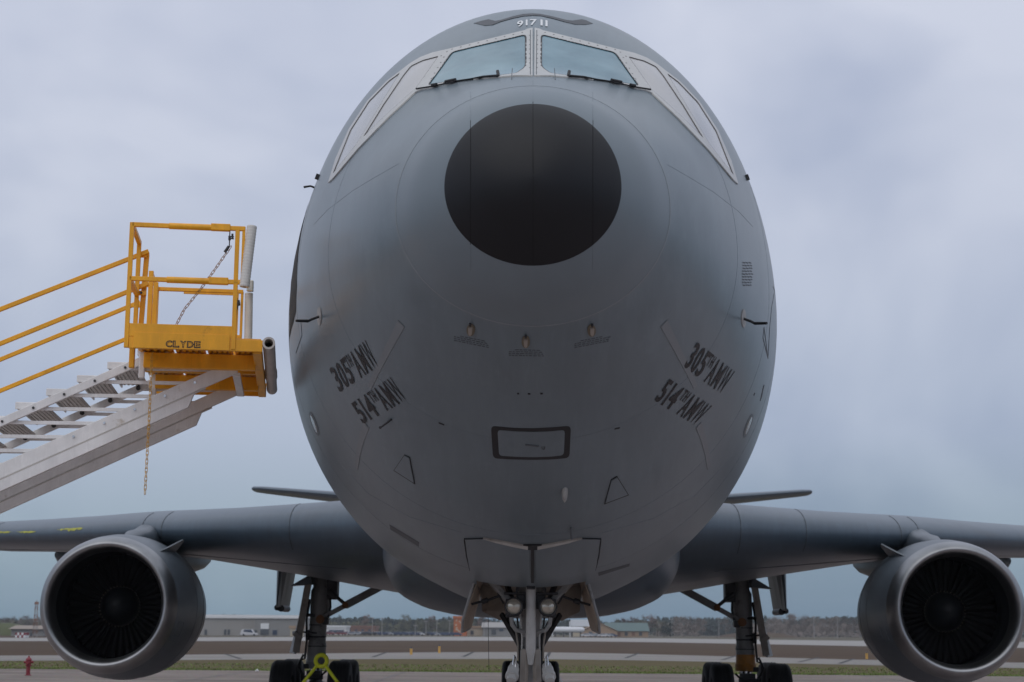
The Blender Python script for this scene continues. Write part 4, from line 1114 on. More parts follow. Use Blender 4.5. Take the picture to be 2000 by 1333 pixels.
# ---- wing engines
EX, EY, EZ = 7.9, 19.2, 2.49
def blade_mesh():
    mb = MB(); rows = []
    for r, tw, ch in ((.38, .55, .14), (.55, .75, .16), (.75, .95, .18), (.95, 1.1, .19), (1.03, 1.15, .19)):
        rows.append([Vector((sin(tw) * q * ch, cos(tw) * q * ch, r)) + Vector((.010 * s2, 0, 0)) for q, s2 in ((-.5, 0), (0, 1), (.5, 0), (0, -1))])
    mb.loft(rows, caps=True)
    me = bpy.data.meshes.new('fan_blade'); me.from_pydata([tuple(v) for v in mb.v], [], mb.f); me.materials.append(M['fan']); me.polygons.foreach_set('use_smooth', [True] * len(me.polygons)); return me
BL = blade_mesh()
COWL = [(.385, 1.275), (.7, 1.325), (1.2, 1.375), (1.9, 1.405), (2.6, 1.395), (3.4, 1.335), (4.2, 1.235), (4.7, 1.15)]
for sg in (-1, 1):
    o = Vector((sg * EX, EY, EZ)); axis = Vector((sg * .045, 1, -.012)).normalized(); Q = Vector((0, 1, 0)).rotation_difference(axis)
    YA = Vector((0, 1, 0)); OO = Vector((0, 0, 0))
    def fin_(mb): mb.v = [o + Q @ v for v in mb.v]; return mb
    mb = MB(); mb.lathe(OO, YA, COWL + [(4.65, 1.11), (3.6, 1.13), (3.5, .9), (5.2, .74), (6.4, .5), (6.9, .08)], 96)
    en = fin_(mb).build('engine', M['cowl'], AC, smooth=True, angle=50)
    mb = MB(); mb.lathe(OO, YA, [(.385, 1.279), (.27, 1.257), (.16, 1.228), (.08, 1.196), (.03, 1.166), (.006, 1.138), (0, 1.115), (.01, 1.090), (.05, 1.058), (.12, 1.030), (.22, 1.008), (.34, .995), (.40, .992)], 128)
    fin_(mb).build('inlet_lip', M['lip'], en, smooth=True, angle=80)
    mb = MB(); mb.lathe(OO, YA, [(.40, .990), (.6, .988), (.8, .995), (1.0, 1.015), (1.25, 1.04), (2.0, 1.04), (2.0, .02)], 96); fin_(mb).build('inlet_duct', M['inlet'], en, smooth=True, angle=50)
    rc = pchip([a[0] for a in COWL], [a[1] for a in COWL])
    for a_, w_ in ((1.93, .010), (2.95, .010)):
        mb = MB(); rr = rc(a_); mb.lathe(OO, YA, [(a_ - w_, rr - .004), (a_ - w_, rr + .003), (a_ + w_, rr + .002), (a_ + w_, rr - .004)], 96); fin_(mb).build('cowl_seam', M['seam'], en)
    mb = MB(); mb.lathe(OO, YA, [(.84, .01), (.87, .09), (.96, .19), (1.09, .27), (1.26, .345), (1.38, .37), (1.7, .375)], 40); fin_(mb).build('spinner', M['spin'], en, smooth=True)
    mb = MB()
    for k in range(38):
        a = 2 * pi * k / 38; mb.box((sin(a) * .385, 1.34, cos(a) * .385), (.014, .014, .014))
    fin_(mb).build('spinner_bolts', M['tan'], en)['kind'] = 'stuff'
    for k in range(38):
        b_ = bpy.data.objects.new('fan_blade', BL); C.objects.link(b_); b_.parent = en; b_.location = o + axis * 1.50 - wloc(AC)
        b_.rotation_euler = (Q.to_matrix() @ Matrix.Rotation(2 * pi * k / 38, 3, 'Y')).to_euler()
    ph = radians(39); d = Vector((-sg * sin(ph), 0, cos(ph))); tng = Vector((cos(ph), 0, sg * sin(ph)))
    pts = [d * 1.28 + Vector((0, .55, 0)), d * 1.46 + Vector((0, 1.15, 0)), d * 1.71 + Vector((0, 1.85, 0)), d * 1.69 + Vector((0, 2.0, 0)), d * 1.38 + Vector((0, 2.1, 0))]
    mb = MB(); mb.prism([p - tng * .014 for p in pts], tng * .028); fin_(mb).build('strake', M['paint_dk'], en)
    mb = MB()
    for (aa, bb) in (((.62, 103), (.62, 115)), ((.62, 115), (.95, 115)), ((.95, 115), (.95, 103)), ((.95, 103), (.62, 103))):
        q = []
        for t in (0, .5, 1):
            x = aa[0] + (bb[0] - aa[0]) * t; an = radians(aa[1] + (bb[1] - aa[1]) * t); q.append(Vector((-sg * sin(an) * (rc(x) + .002), x, cos(an) * (rc(x) + .002))))
        mb.tube(q, .005, 4)
    fin_(mb).build('cowl_latch_panel', M['seam'], en)

# ---- landing gear
def wheel(name, parent, c, R_, W_, rim_r, ax=(1, 0, 0), grooves=True):
    c = Vector(c); h = W_ / 2
    mb = MB(); pr = [(-h * .62, rim_r), (-h * .9, rim_r + .04), (-h, (R_ + rim_r) / 2), (-h * .93, R_ - .07), (-h * .78, R_ - .02), (-h * .6, R_ - .004)]
    ng = 4
    for g in range(ng):
        x = -h * .48 + g * h * .96 / (ng - 1)
        pr += [(x - .012, R_), (x - .010, R_ - .012), (x + .010, R_ - .012), (x + .012, R_)]
    pr += [(h * .6, R_ - .004), (h * .78, R_ - .02), (h * .93, R_ - .07), (h, (R_ + rim_r) / 2), (h * .9, rim_r + .04), (h * .62, rim_r)]
    mb.lathe(c, ax, pr, 56)
    mb.cur = 1
    mb.lathe(c, ax, [(-h * .62, rim_r), (-h * .7, rim_r - .03), (-h * .35, rim_r - .06), (-h * .3, .12), (-h * .6, .1), (-h * .6, .005)], 40)
    mb.lathe(c, ax, [(h * .62, rim_r), (h * .7, rim_r - .03), (h * .35, rim_r - .06), (h * .3, .12), (h * .6, .1), (h * .6, .005)], 40)
    return mb.build(name, [M['tyre'], M['rim']], parent, smooth=True, angle=50)
for sg in (-1, 1):
    X = sg * 5.33; Yg = 29.9
    def P(l, y, z): return Vector((sg * l, Yg + y, z))
    mb = MB(); mb.tube([P(5.27, 0, 3.75), P(5.28, 0, 3.1), P(5.29, 0, 3.0), P(5.30, 0, 2.5), P(5.31, 0, 2.45), P(5.33, 0, 1.75), P(5.33, 0, 1.7), P(5.34, 0, 1.5)], [.19, .19, .23, .23, .215, .215, .235, .225], 24)
    gr = mb.build('main_landing_gear', M['strut'], AC, smooth=True, angle=30)
    mb = MB(); mb.tube([P(5.34, 0, 1.52), P(5.34, 0, 1.30), P(5.34, 0, 1.28), P(5.34, 0, 1.12)], [.235, .245, .26, .255], 24); mb.build('strut_collar', M['orange'] if sg > 0 else M['strut'], gr, smooth=True, angle=30)
    mb = MB(); mb.cyl(P(5.34, 0, 1.14), P(5.34, 0, .6), .155, n=20); mb.build('oleo_piston', M['chrome'], gr, smooth=True)
    mb = MB(); mb.tube([P(5.34, -1.0, .66), P(5.34, -.85, .66), P(5.34, 0, .72), P(5.34, .85, .66), P(5.34, 1.0, .66)], [.1, .14, .17, .14, .1], 14)
    for yy in (-.815, .815): mb.cyl(P(4.62, yy, .66), P(6.06, yy, .66), .075, n=12)
    mb.box(P(5.34, -.3, .98), (.34, .4, .16)); mb.cyl(P(5.1, -.5, .9), P(5.6, -.5, .9), .05, n=10)
    mb.build('bogie', M['steel'], gr, smooth=True, angle=30)
    for yy in (-.815, .815):
        for xx in (-.70, .70): wheel('wheel', gr, P(5.34 + xx, yy, .66), .66, .53, .28)
    mb = MB(); mb.beam(P(5.25, -.16, 2.32), P(4.62, -.14, 2.66), .12, .12); mb.beam(P(4.64, -.14, 2.65), P(3.6, 0, 3.22), .14, .19); mb.build('side_brace', M['strut'], gr, bevel=.02)
    mb = MB(); mb.cyl(P(5.05, -.2, 3.0), P(4.85, -.2, 2.86), .07, n=10); mb.cyl(P(4.85, -.2, 2.86), P(4.60, -.17, 2.66), .045, n=10); mb.build('brace_actuator', M['steel'], gr, smooth=True)
    for q, r_ in ((P(5.24, -.27, 2.31), .105), (P(4.63, -.24, 2.66), .08)):
        mb = MB(); mb.cyl(q, q + Vector((0, .14, 0)), r_, n=18); mb.cyl(q - Vector((0, .03, 0)), q, r_ * .55, n=14); mb.build('brace_pin', M['rust'], gr, smooth=True, angle=30)
    # strut door on the outboard side
    mb = MB(); mb.prism([P(5.50, -.42, 3.32), P(5.58, .55, 3.32), P(6.02, .45, 1.48), P(5.78, -.38, 1.46)], (sg * .07, 0, .0)); mb.build('gear_door', M['strut'], gr, bevel=.015)
    mb = MB(); mb.beam(P(5.52, -.42, 3.3), P(5.80, -.38, 1.5), .17, .06, (0, 1, 0)); mb.beam(P(5.72, -.44, 1.95), P(5.80, -.44, 1.85), .24, .08, (0, 1, 0)); mb.build('door_frame', M['liner'], gr, bevel=.01)
    mb = MB(); mb.cyl(P(5.32, -.2, 1.97), P(5.72, -.36, 2.0), .022, n=8); mb.build('door_link', M['steel'], gr); mb = MB(); mb.cyl(P(5.35, -.15, 2.4), P(5.62, -.3, 2.42), .04, n=8); mb.build('door_link', M['steel'], gr)
    mb = MB(); mb.prism([P(5.45, -.6, 3.42), P(5.95, -.6, 3.12), P(5.45, -.6, 3.16)], (0, .5, 0)); mb.build('small_gear_door', M['paint_dk'], gr)
    mb = MB(); mb.box(P(4.98, .1, 3.25), (.26, .5, .9)); mb.build('actuator_bracket', M['steel'], gr, bevel=.03)
    for q in ([P(5.03, -.1, 3.0), P(5.0, -.16, 2.6), P(5.05, -.2, 2.35)], [P(5.52, -.15, 2.8), P(5.58, -.22, 2.3), P(5.56, -.22, 1.8), P(5.6, -.2, 1.35), P(5.72, -.25, 1.3), P(5.68, -.3, 1.0)], [P(5.62, -.3, 1.45), P(5.74, -.35, 1.2), P(5.6, -.4, .95), P(5.5, -.45, .85)], [P(5.05, -.28, 1.05), P(5.2, -.4, .9), P(5.5, -.4, 1.02)]):
        mb = MB(); mb.tube(q, .028, 8); mb.build('hydraulic_hose', M['black'], gr, smooth=True)
    mb = MB(); mb.cyl(P(5.07, -.05, 3.0), P(5.07, -.05, 2.2), .035, n=8); mb.build('brake_pipe', M['gearwhite'], gr, smooth=True)
    for zz, w_, r_ in ((1.86, .04, .222), (1.64, .02, .238), (2.16, .02, .22)):
        mb = MB(); mb.tube([P(5.33, 0, zz + w_), P(5.33, 0, zz)], r_, 24); mb.build('strut_band', M['black'], gr, smooth=True, angle=30)
    for bp_, bs_ in ((P(5.12, -.12, 2.26), (.14, .2, .16)), (P(5.56, -.05, 1.92), (.10, .2, .26)), (P(5.56, -.1, 1.16), (.16, .2, .12))):
        mb = MB(); mb.box(bp_, bs_); mb.build('valve_block', M['steel'], gr, bevel=.02)
cg = MB(); cg.tube([(0, 30.6, 2.6), (0, 30.6, .9)], .17, 16); cg.cyl((-.6, 30.6, .66), (.6, 30.6, .66), .09, n=12); cgo = cg.build('centre_landing_gear', M['strut'], AC, smooth=True, angle=30)
for sg in (-1, 1): wheel('wheel', cgo, (sg * .475, 30.6, .66), .66, .50, .28)

# nose gear
Yn = 7.3
ng = MB(); ng.tube([(0, Yn, 3.2), (0, Yn, 2.3), (0, Yn, 2.28), (0, Yn, 1.95), (0, Yn, 1.9), (0, Yn, 1.62), (0, Yn, 1.58), (0, Yn, 1.2)], [.13, .13, .115, .11, .125, .12, .135, .13], 20)
NG = ng.build('nose_landing_gear', M['strut'], AC, smooth=True, angle=30)
mb = MB(); mb.cyl((0, Yn, 1.25), (0, Yn, .5), .085, n=16); mb.build('oleo_piston', M['chrome'], NG, smooth=True)
mb = MB(); mb.cyl((-.45, Yn, .508), (.45, Yn, .508), .06, n=12); mb.build('axle', M['steel'], NG, smooth=True)
for sg in (-1, 1): wheel('wheel', NG, (sg * .32, Yn, .508), .508, .38, .21)
mb = MB(); mb.tube([(0, 6.9, 2.60), (0, 6.9, 2.57), (0, 6.9, 1.86), (0, 6.92, 1.78), (0, 6.95, 1.70)], [.035, .054, .054, .040, .03], 16); mb.build('drag_brace', M['gearwhite'], NG, smooth=True, angle=30)
mb = MB(); mb.cyl((0, 6.86, 2.56), (0, 6.96, 2.56), .022, n=10); mb.build('brace_pin', M['black'], NG)
for sg in (-1, 1):
    mb = MB(); mb.beam((sg * .06, 6.98, 1.86), (sg * .075, 7.0, 1.50), .05, .1); mb.build('torque_link', M['liner'], NG, bevel=.01)
    mb = MB(); mb.beam((sg * .50, 7.05, 2.66), (sg * .17, 7.15, 2.30), .10, .07); mb.build('side_brace', M['strut'], NG, bevel=.012)
    mb = MB(); mb.beam((sg * .30, 7.5, 2.66), (sg * .20, 7.3, 2.36), .05, .05); mb.build('bay_rod', M['steel'], NG); mb = MB(); mb.beam((sg * .14, 6.95, 2.62), (sg * .14, 6.95, 2.48), .03, .03); mb.build('bay_rod', M['steel'], NG)
    # lamp
    mb = MB(); mb.lathe((sg * .187, 6.83, 2.315), (0, 1, 0), [(.005, .082), (-.012, .088), (-.012, .094), (.03, .096), (.10, .07), (.14, .02)], 28); lp = mb.build('taxi_lamp', M['gearwhite'], NG, smooth=True, angle=40)
    mb = MB(); mb.lathe((sg * .187, 6.83, 2.315), (0, 1, 0), [(-.022, .002), (-.018, .04), (-.006, .070), (.006, .083)], 28); mb.build('lamp_lens', M['lens'], lp, smooth=True)
    mb = MB(); mb.lathe((sg * .187, 6.83, 2.315), (0, 1, 0), [(-.018, .082), (-.022, .094), (.0, .100), (.004, .094)], 28); mb.build('lamp_bezel', M['steel'], lp, smooth=True)
    mb = MB(); mb.lathe((sg * .187, 6.98, 2.315), (0, 1, 0), [(0, .02), (0, .105), (.12, .11), (.13, .02)], 16); mb.box((sg * .11, 7.05, 2.37), (.10, .08, .16)); mb.box((sg * .25, 7.08, 2.30), (.06, .06, .2)); mb.beam((sg * .05, 7.0, 2.46), (sg * .30, 7.0, 2.46), .04, .03); mb.build('lamp_bracket', M['steel'], NG, bevel=.01)
    # scissor struts below
    mb = MB(); mb.beam((sg * .33, 7.4, 2.24), (sg * .10, 7.15, 1.86), .035, .05); mb.build('retract_strut', M['black'], NG)
    mb = MB(); mb.beam((sg * .27, 7.5, 2.24), (sg * .06, 7.25, 1.84), .05, .05); mb.build('steering_cylinder', M['steel'], NG)
    mb = MB(); mb.tube([(sg * .215, 6.95, 2.2), (sg * .205, 6.95, 2.12), (sg * .16, 6.97, 2.06), (sg * .08, 7.0, 2.05), (sg * .06, 7.05, 2.0)], .024, 10); mb.build('lamp_conduit', M['strut'], NG, smooth=True)
    for k, q in enumerate(([(sg * .12, 7.05, 2.25), (sg * .095, 7.05, 2.0), (sg * .10, 7.1, 1.7)], [(sg * .15, 7.1, 2.2), (sg * .125, 7.1, 1.95), (sg * .125, 7.15, 1.55), (sg * .11, 7.1, 1.35)], [(sg * .17, 7.1, 2.1), (sg * .14, 7.1, 1.9), (sg * .14, 7.1, 1.75)], [(sg * .42, 7.2, 2.6), (sg * .36, 7.1, 2.45), (sg * .30, 7.1, 2.35)], [(sg * .12, 7.0, 2.6), (sg * .16, 6.98, 2.5), (sg * .15, 7.0, 2.42)])):
        mb = MB(); mb.tube(q, .011, 7); mb.build('hydraulic_line', (M['gearwhite'], M['black'], M['liner'], M['black'], M['black'])[k], NG, smooth=True)
    # towing lugs
    mb = MB(); q = Vector((sg * .195, 6.85, 1.60)); ax = Vector((sg * .1, -.55, -.5)).normalized()
    mb.lathe(q - ax * .14, ax, [(0, .02), (.01, .05), (.06, .052), (.065, .062), (.15, .064), (.155, .072), (.2, .074), (.205, .055), (.26, .05), (.265, .003)], 22); lg = mb.build('tow_fitting', M['gearwhite'], NG, smooth=True, angle=35)
    mb = MB(); mb.tube([q + Vector((sg * -.03, 0, .02)), q + Vector((sg * -.035, 0, .16)), q + Vector((sg * -.02, .02, .19)), q + Vector((sg * -.005, .02, .12)), q + Vector((0, 0, .0))], .010, 8); mb.build('tow_pin', M['chrome'], lg, smooth=True)
    # bay door hanging open
    mb = MB(); dpl = [(6.88, 2.70, .575), (6.88, 2.16, .735), (7.02, 2.02, .745), (8.5, 2.06, .72), (8.75, 2.6, .60)]
    mb.prism([(sg * x, y, z) for y, z, x in dpl], (sg * .028, 0, .008)); dd = mb.build('gear_bay_door', M['strut'], NG, bevel=.012)
    mb = MB(); mb.prism([(sg * (x - .012), y + .04, z + (.03 if z < 2.4 else -.04)) for y, z, x in dpl], (sg * .010, 0, 0)); mb.build('door_lining', M['doorlining'], dd)
    mb = MB(); mb.tube([(sg * .66, 7.1, 2.34), (sg * .55, 7.1, 2.37), (sg * .54, 7.1, 2.37), (sg * .48, 7.1, 2.39), (sg * .47, 7.1, 2.39), (sg * .34, 7.1, 2.44)], [.014, .014, .03, .03, .014, .014], 10); mb.build('door_actuator', M['black'], NG, smooth=True)
    # forward doors, closed but for a pale lip
    q = [(909, 1053), (945, 1052), (1000, 1063), (1034.5, 1070), (1034.5, 1136), (985, 1130), (940, 1121), (917, 1112)]
    if sg > 0: q = MX(q)
    mb = MB(); patch(mb, q, .010, step=8, skirt=.02); fd = mb.build('forward_gear_door', M['paint'], AC, smooth=True, angle=35)
    q = [(944, 1050), (970, 1054), (1000, 1060), (1031, 1065), (1031, 1071), (1000, 1065), (970, 1058)]
    if sg > 0: q = MX(q)
    mb = MB(); patch(mb, q, .018, step=6, skirt=.02); mb.build('door_lip', M['gearwhite'], fd)
    q = [(907, 1053), (911, 1085), (918, 1113)]
    if sg > 0: q = MX(q)
    mb = MB(); strip(mb, q, .005, .012); strip(mb, [(q[0][0], q[0][1] - 1), (q[0][0] + (36 if sg < 0 else -36), q[0][1] - 2)], .005, .012); mb.build('door_gap', M['black'], fd)
mb = MB(); strip(mb, [(1040.2, 1066), (1040.2, 1137)], .030, .013); mb.build('door_gap', M['black'], AC)
mb = MB(); patch(mb, [(1022, 1063), (1058, 1063), (1050, 1072), (1030, 1072)], .014, step=6); mb.build('door_notch', M['black'], AC)
mb = MB(); mb.obox((-.045, 6.5, 2.5), (.09, 0, 0), (0, .5, 0), (0, 0, .2)); mb.build('brace_socket', M['black'], NG)
# gear bay inside
mb = MB(); B0, B1 = BAY; hw = .598
def bz(x, y): 
    ph = pi - math.asin(min(1, abs(x) / max(.1, fw(sqrt(y))))); return FS(y, ph).z
rows = []
for y in (B0, B0 + .6, B0 + 1.3, B0 + 2.0, B1):
    z = bz(hw, y); rows.append([Vector((-hw, y, z)), Vector((-hw, y, 3.7)), Vector((hw, y, 3.7)), Vector((hw, y, z))])
mb.loft(rows, closed=False); mb.add([rows[0][0], rows[0][1], rows[0][2], rows[0][3]], [(0, 1, 2, 3)]); mb.add([rows[-1][0], rows[-1][1], rows[-1][2], rows[-1][3]], [(0, 1, 2, 3)])
mb.build('gear_bay', M['liner'], AC, fix=False)
for sg in (-1, 1):
    mb = MB(); mb.prism([(sg * .60, 8.3, 2.60), (sg * .16, 7.9, 2.50), (sg * .14, 7.9, 2.26), (sg * .36, 8.2, 2.17), (sg * .58, 8.4, 2.28)], (0, .05, 0)); mb.build('bay_liner_panel', M['liner'], NG, bevel=.01)
mb = MB(); mb.tube([(-.47, 7.0, 2.2), (-.455, 6.98, 1.62)], .003, 5); mb.build('hanging_wire', M['black'], NG)

# ================================================================== BOARDING STAND
TH = radians(8.4)
U, V, Zv = Vector((cos(TH), sin(TH), 0)), Vector((-sin(TH), cos(TH), 0)), Vector((0, 0, 1))
P1t = at(258.5, 435, 4.0)
O = P1t - Zv * 1.09          # near left corner of the platform at deck height
def S(s, v, z): return O + U * s + V * v + Zv * z
def ph_(px, py, v):
    d = ray(px, py); q = S(0, v, 0); t = (q - CAMP).dot(V) / d.dot(V); return CAMP + d * t
ST = empty('boarding_stairs', (S(-4, 1.5, 0).x, S(-4, 1.5, 0).y, 0), 'yellow and silver aircraft boarding stairs reaching the left side of the jet', 'boarding stairs')
Ym, Al = M['yellow'], M['stairalu']
def part(name, mb, mat, parent=ST, bevel=0.0, smooth=False, angle=35): return mb.build(name, mat, parent, smooth=smooth, angle=angle, bevel=bevel)
T = .042
def sq(name, a, c, w=T, h=T, up=None, mat=None, bevel=.004):
    mb = MB(); d = (c - a).normalized(); mb.beam(a, c, w, h, up if up is not None else (V if abs(d.z) > .9 else Zv)); return part(name, mb, mat or Ym, bevel=bevel)
# guard rails
sq('guard_post', S(.0, 0, -.13), S(.0, 0, 1.09)); sq('guard_post', S(1.0, 0, -.12), S(1.0, 0, 1.05))
sq('guard_rail', S(.0, 0, 1.07), S(1.07, 0, 1.07)); sq('guard_rail', S(.0, 0, .54), S(1.05, 0, .54))
for z in (1.07, .54):
    mb = MB(); mb.cyl(S(.35, -.0, z), S(.75, 0, z), .031, n=14); part('rail_sleeve', mb, Ym, smooth=True)
    mb = MB(); mb.beam(S(.745, 0, z + .004), S(.93, 0, z + .004), .062, .066); part('rail_clamp', mb, Ym, bevel=.006)
    sq('guard_rail', S(0, .02, z), S(0, .74, z))
sq('guard_post', S(.0, .75, 0.0), S(.0, .75, 1.09)); sq('gate_tube', S(1.06, 0, .50), S(1.06, 0, 1.09), .03, .03)
sq('guard_post', S(0, 2.2, 0), S(0, 2.2, 1.10), .05, .05); sq('guard_post', S(0, 3.0, 0), S(0, 3.0, 1.09)); sq('guard_post', S(.90, 3.0, 0), S(.90, 3.0, 1.05)); sq('gate_tube', S(.96, 3.0, .0), S(.96, 3.0, 1.07), .03, .03)
sq('guard_rail', S(0, 3.0, 1.07), S(.97, 3.0, 1.07)); sq('guard_rail', S(0, 3.0, .54), S(.97, 3.0, .54))
mb = MB(); mb.beam(S(.3, 3.0, 1.035), S(.9, 3.0, 1.035), .03, .02); part('rail_sleeve', mb, Ym)
for z in (1.07, .54): sq('guard_rail', S(0, 2.22, z), S(0, 2.98, z))
# foam bumpers with ridges
def ridged(name, a, c, r, n, mat, hollow=False):
    mb = MB(); pr = []; L_ = (c - a).length; k = n * 3
    for i in range(k + 1):
        t = i / k; pr.append((L_ * t, r - (.0035 if i % 3 == 0 else 0)))
    pr = [(0, .012)] + pr + [(L_, .012)]
    mb.lathe(a, c - a, pr, 24); return part(name, mb, mat, smooth=True, angle=60)
ridged('foam_bumper', S(1.085, -.03, .49), S(1.135, 0, 1.10), .049, 20, M['foam']); ridged('foam_bumper', S(1.055, 3.02, .03), S(1.035, 3.02, 1.06), .047, 34, M['foam'])
mb = MB(); mb.box(S(1.05, 2.9, 1.12), (.075, .06, .13)); part('label_tube', mb, M['lens'], bevel=.01)
# toe board, fascia
mb = MB(); mb.obox(S(.022, -.016, -.02), U * .96, V * .016, Zv * .125); part('toe_board', mb, Ym, bevel=.003)
mb = MB(); mb.obox(S(.022, -.012, -.135), U * 1.255, V * .03, Zv * .113); fa = part('fascia', mb, Ym, bevel=.004)
mb = MB(); mb.obox(S(.065, -.024, -.132), U * .90, V * .010, Zv * .150); pl_ = part('name_plate', mb, Ym, bevel=.002)
def plane_text(mb, s, a, wdt, hgt, off, bold, grow=0.0):
    vs, fs = text2d(s, bold)
    mb.add([a + U * (x * (wdt + 2 * grow) - grow) + Zv * (y * (hgt + 2 * grow) - grow) - V * off for x, y in vs], fs); return mb
for nm, mt, off, bold, grow in (('lettering', M['black'], .0245 + .002, .055, .004), ('lettering_inlay', M['yellow'], .0245 + .0035, -.02, -.006)):
    w_ = .315 / 5
    mb = MB()
    for i, ch in enumerate('CLYDE'):
        plane_text(mb, ch, S(.372 + i * .066, 0, -.115), .054, .058, off, bold, grow)
    if nm == 'lettering': mb.obox(S(.372 + 3 * .066 + .045, -off, -.090), U * .03, V * .001, Zv * .008)
    part(nm, mb, mt, pl_ if False else ST)
# deck plates with ribs below
for s0, s1 in ((.04, .385), (.405, .70), (.72, .97), (.99, 1.26)):
    mb = MB(); mb.obox(S(s0, .03, -.022), U * (s1 - s0), V * 2.95, Zv * .02); n_ = 5
    for k in range(n_):
        c_ = s0 + (s1 - s0) * (k + .5) / n_; mb.obox(S(c_ - .017, .035, -.038), U * .034, V * 2.94, Zv * .017)
    part('deck_plate', mb, Ym, bevel=.007)
for v0 in (.70, 2.12):
    mb = MB(); mb.obox(S(.1, v0, -.20), U * 1.1, V * .09, Zv * .15); part('deck_beam', mb, Ym, bevel=.006)
for v0 in (1.42,):
    mb = MB(); mb.obox(S(.05, v0, -.13), U * 1.15, V * .08, Zv * .08); part('deck_beam', mb, Ym, bevel=.006)
mb = MB(); mb.obox(S(1.185, .02, -.15), U * .085, V * 2.96, Zv * .10); part('edge_beam', mb, Ym, bevel=.006)
mb = MB(); mb.obox(S(.0, 3.0, -.135), U * 1.27, V * .03, Zv * .15); part('fascia', mb, Ym, bevel=.004)
mb = MB(); mb.obox(S(.0, .3, -.27), U * .05, V * .08, Zv * .25); part('foot_bracket', mb, Ym, bevel=.006)
# bumper pipe at the aircraft end
mb = MB(); a, c = S(1.335, -.06, -.055), S(1.335, 3.06, -.055)
mb.lathe(a, V, [(.35, .030), (.0, .041), (0, .060), (1.7, .060), (1.71, .067), (2.1, .067), (2.12, .059), (2.7, .058), (3.05, .060), (3.10, .05), (3.12, .004)], 28); part('bumper_pipe', mb, M['pvc'], smooth=True, angle=40)
mb = MB(); mb.cyl(a + V * .2, a + V * .21, .04, n=20); part('pipe_shadow_plug', mb, M['darkbay'])  # dark disc paints the shadow inside the pipe mouth
# stair geometry from the bolt lines
A1, A2 = ph_(245, 719, .80), ph_(188, 744, .80)
B1_, B2_ = ph_(439, 722.5, .80), ph_(382, 747, .80)
step = (A2 - A1); slope = step.z / step.dot(U)
step = -U * .287 + Zv * (-.287 * slope)
dn = step.normalized(); up_ = dn.cross(V); up_ = up_ if up_.z > 0 else -up_
k_end = int((A1.z - .12) / abs(step.z))
lenA = (A1.z - .05) / abs(dn.z)
off_far = V * 1.42
BA = (B1_ - A1); BA = U * BA.dot(U) + Zv * BA.z
for j, of in enumerate((Vector((0, 0, 0)), off_far)):
    mb = MB(); mb.beam(A1 - dn * .22 + of, A1 + dn * lenA + of, .045, .078, up_); part('upper_stringer', mb, Al, bevel=.004)
    Bs = A1 + BA + of; lb_ = (Bs.z - .05) / abs(dn.z)
    mb = MB(); a0 = Bs - dn * .20
    e_ = [(-.0, .045), (-.055, -.115)]
    mb.prism([Bs - dn * .17 + up_ * .05 - V * .02, Bs - dn * .10 - up_ * .085 - V * .02, Bs + dn * lb_ - up_ * .085 - V * .02, Bs + dn * lb_ + up_ * .05 - V * .02], V * .04)
    part('lower_stringer', mb, Al, bevel=.004)
    mb = MB(); mb.prism([Bs + dn * .36 - up_ * .088 - V * .03, Bs + dn * .48 - up_ * .20 - V * .03, Bs + dn * lb_ - up_ * .20 - V * .03, Bs + dn * lb_ - up_ * .088 - V * .03], V * .06); part('stringer_doubler', mb, Al, bevel=.004)
    mb = MB(); mb.beam(Bs + dn * .25 - up_ * .095 - V * .006, Bs + dn * lb_ - up_ * .095 - V * .006, .05, .012, up_); part('stringer_joint', mb, M['pvc'])
    for k in range(-1, k_end):
        p = A1 + step * k + of; q = p + BA
        mb = MB(); mb.beam(p + V * .035, q + V * .035, .018, .036, Zv); part('level_bar', mb, Al, bevel=.003)
        for c_ in ([p, q] if j == 0 else [p]):
            if k < 6:
                mb = MB(); mb.cyl(c_ - V * .034, c_ - V * .018, .013, n=8); part('bolt', mb, M['steel'] if c_ is p else M['chrome'], smooth=True, angle=40)
        if j == 1 and k < 7:
            mb = MB(); mb.cyl(p - V * .05, p - V * .03, .024, n=10); mb.box(p - V * .04 + Zv * .03, (.03, .03, .04)); part('tread_pivot', mb, M['steel'])
for k in range(-1, k_end):
    p = A1 + step * k
    mb = MB(); mb.obox(p - U * .165 + V * .03 + Zv * .035, U * .265, V * 1.36, Zv * .02)
    for r_ in range(6): mb.obox(p - U * .155 + U * .043 * r_ + V * .06 + Zv * .024, U * .024, V * 1.30, Zv * .012)
    part('tread', mb, M['tread'], bevel=.003)
    mb = MB(); mb.obox(p - U * .18 + V * .028 + Zv * .0, U * .016, V * 1.364, Zv * .062); part('tread_nosing', mb, Al, bevel=.004)
    mb = MB(); mb.obox(p - U * .18 + V * .012 - Zv * .012, U * .275, V * .014, Zv * .072); part('tread_end', mb, Al, bevel=.008)
# cross channel between the lower stringers at the top
mb = MB(); Bs = A1 + BA
mb.obox(Bs - dn * .06 - up_ * .06, U * .075, V * 1.42, Zv * -.04); part('cross_channel', mb, Al, bevel=.004)
for of in (0, 1.42):
    mb = MB(); mb.obox(S(.05, .80 + of - .03, -.30), U * .06, V * .05, Zv * .28); part('stair_hanger', mb, Al, bevel=.01)
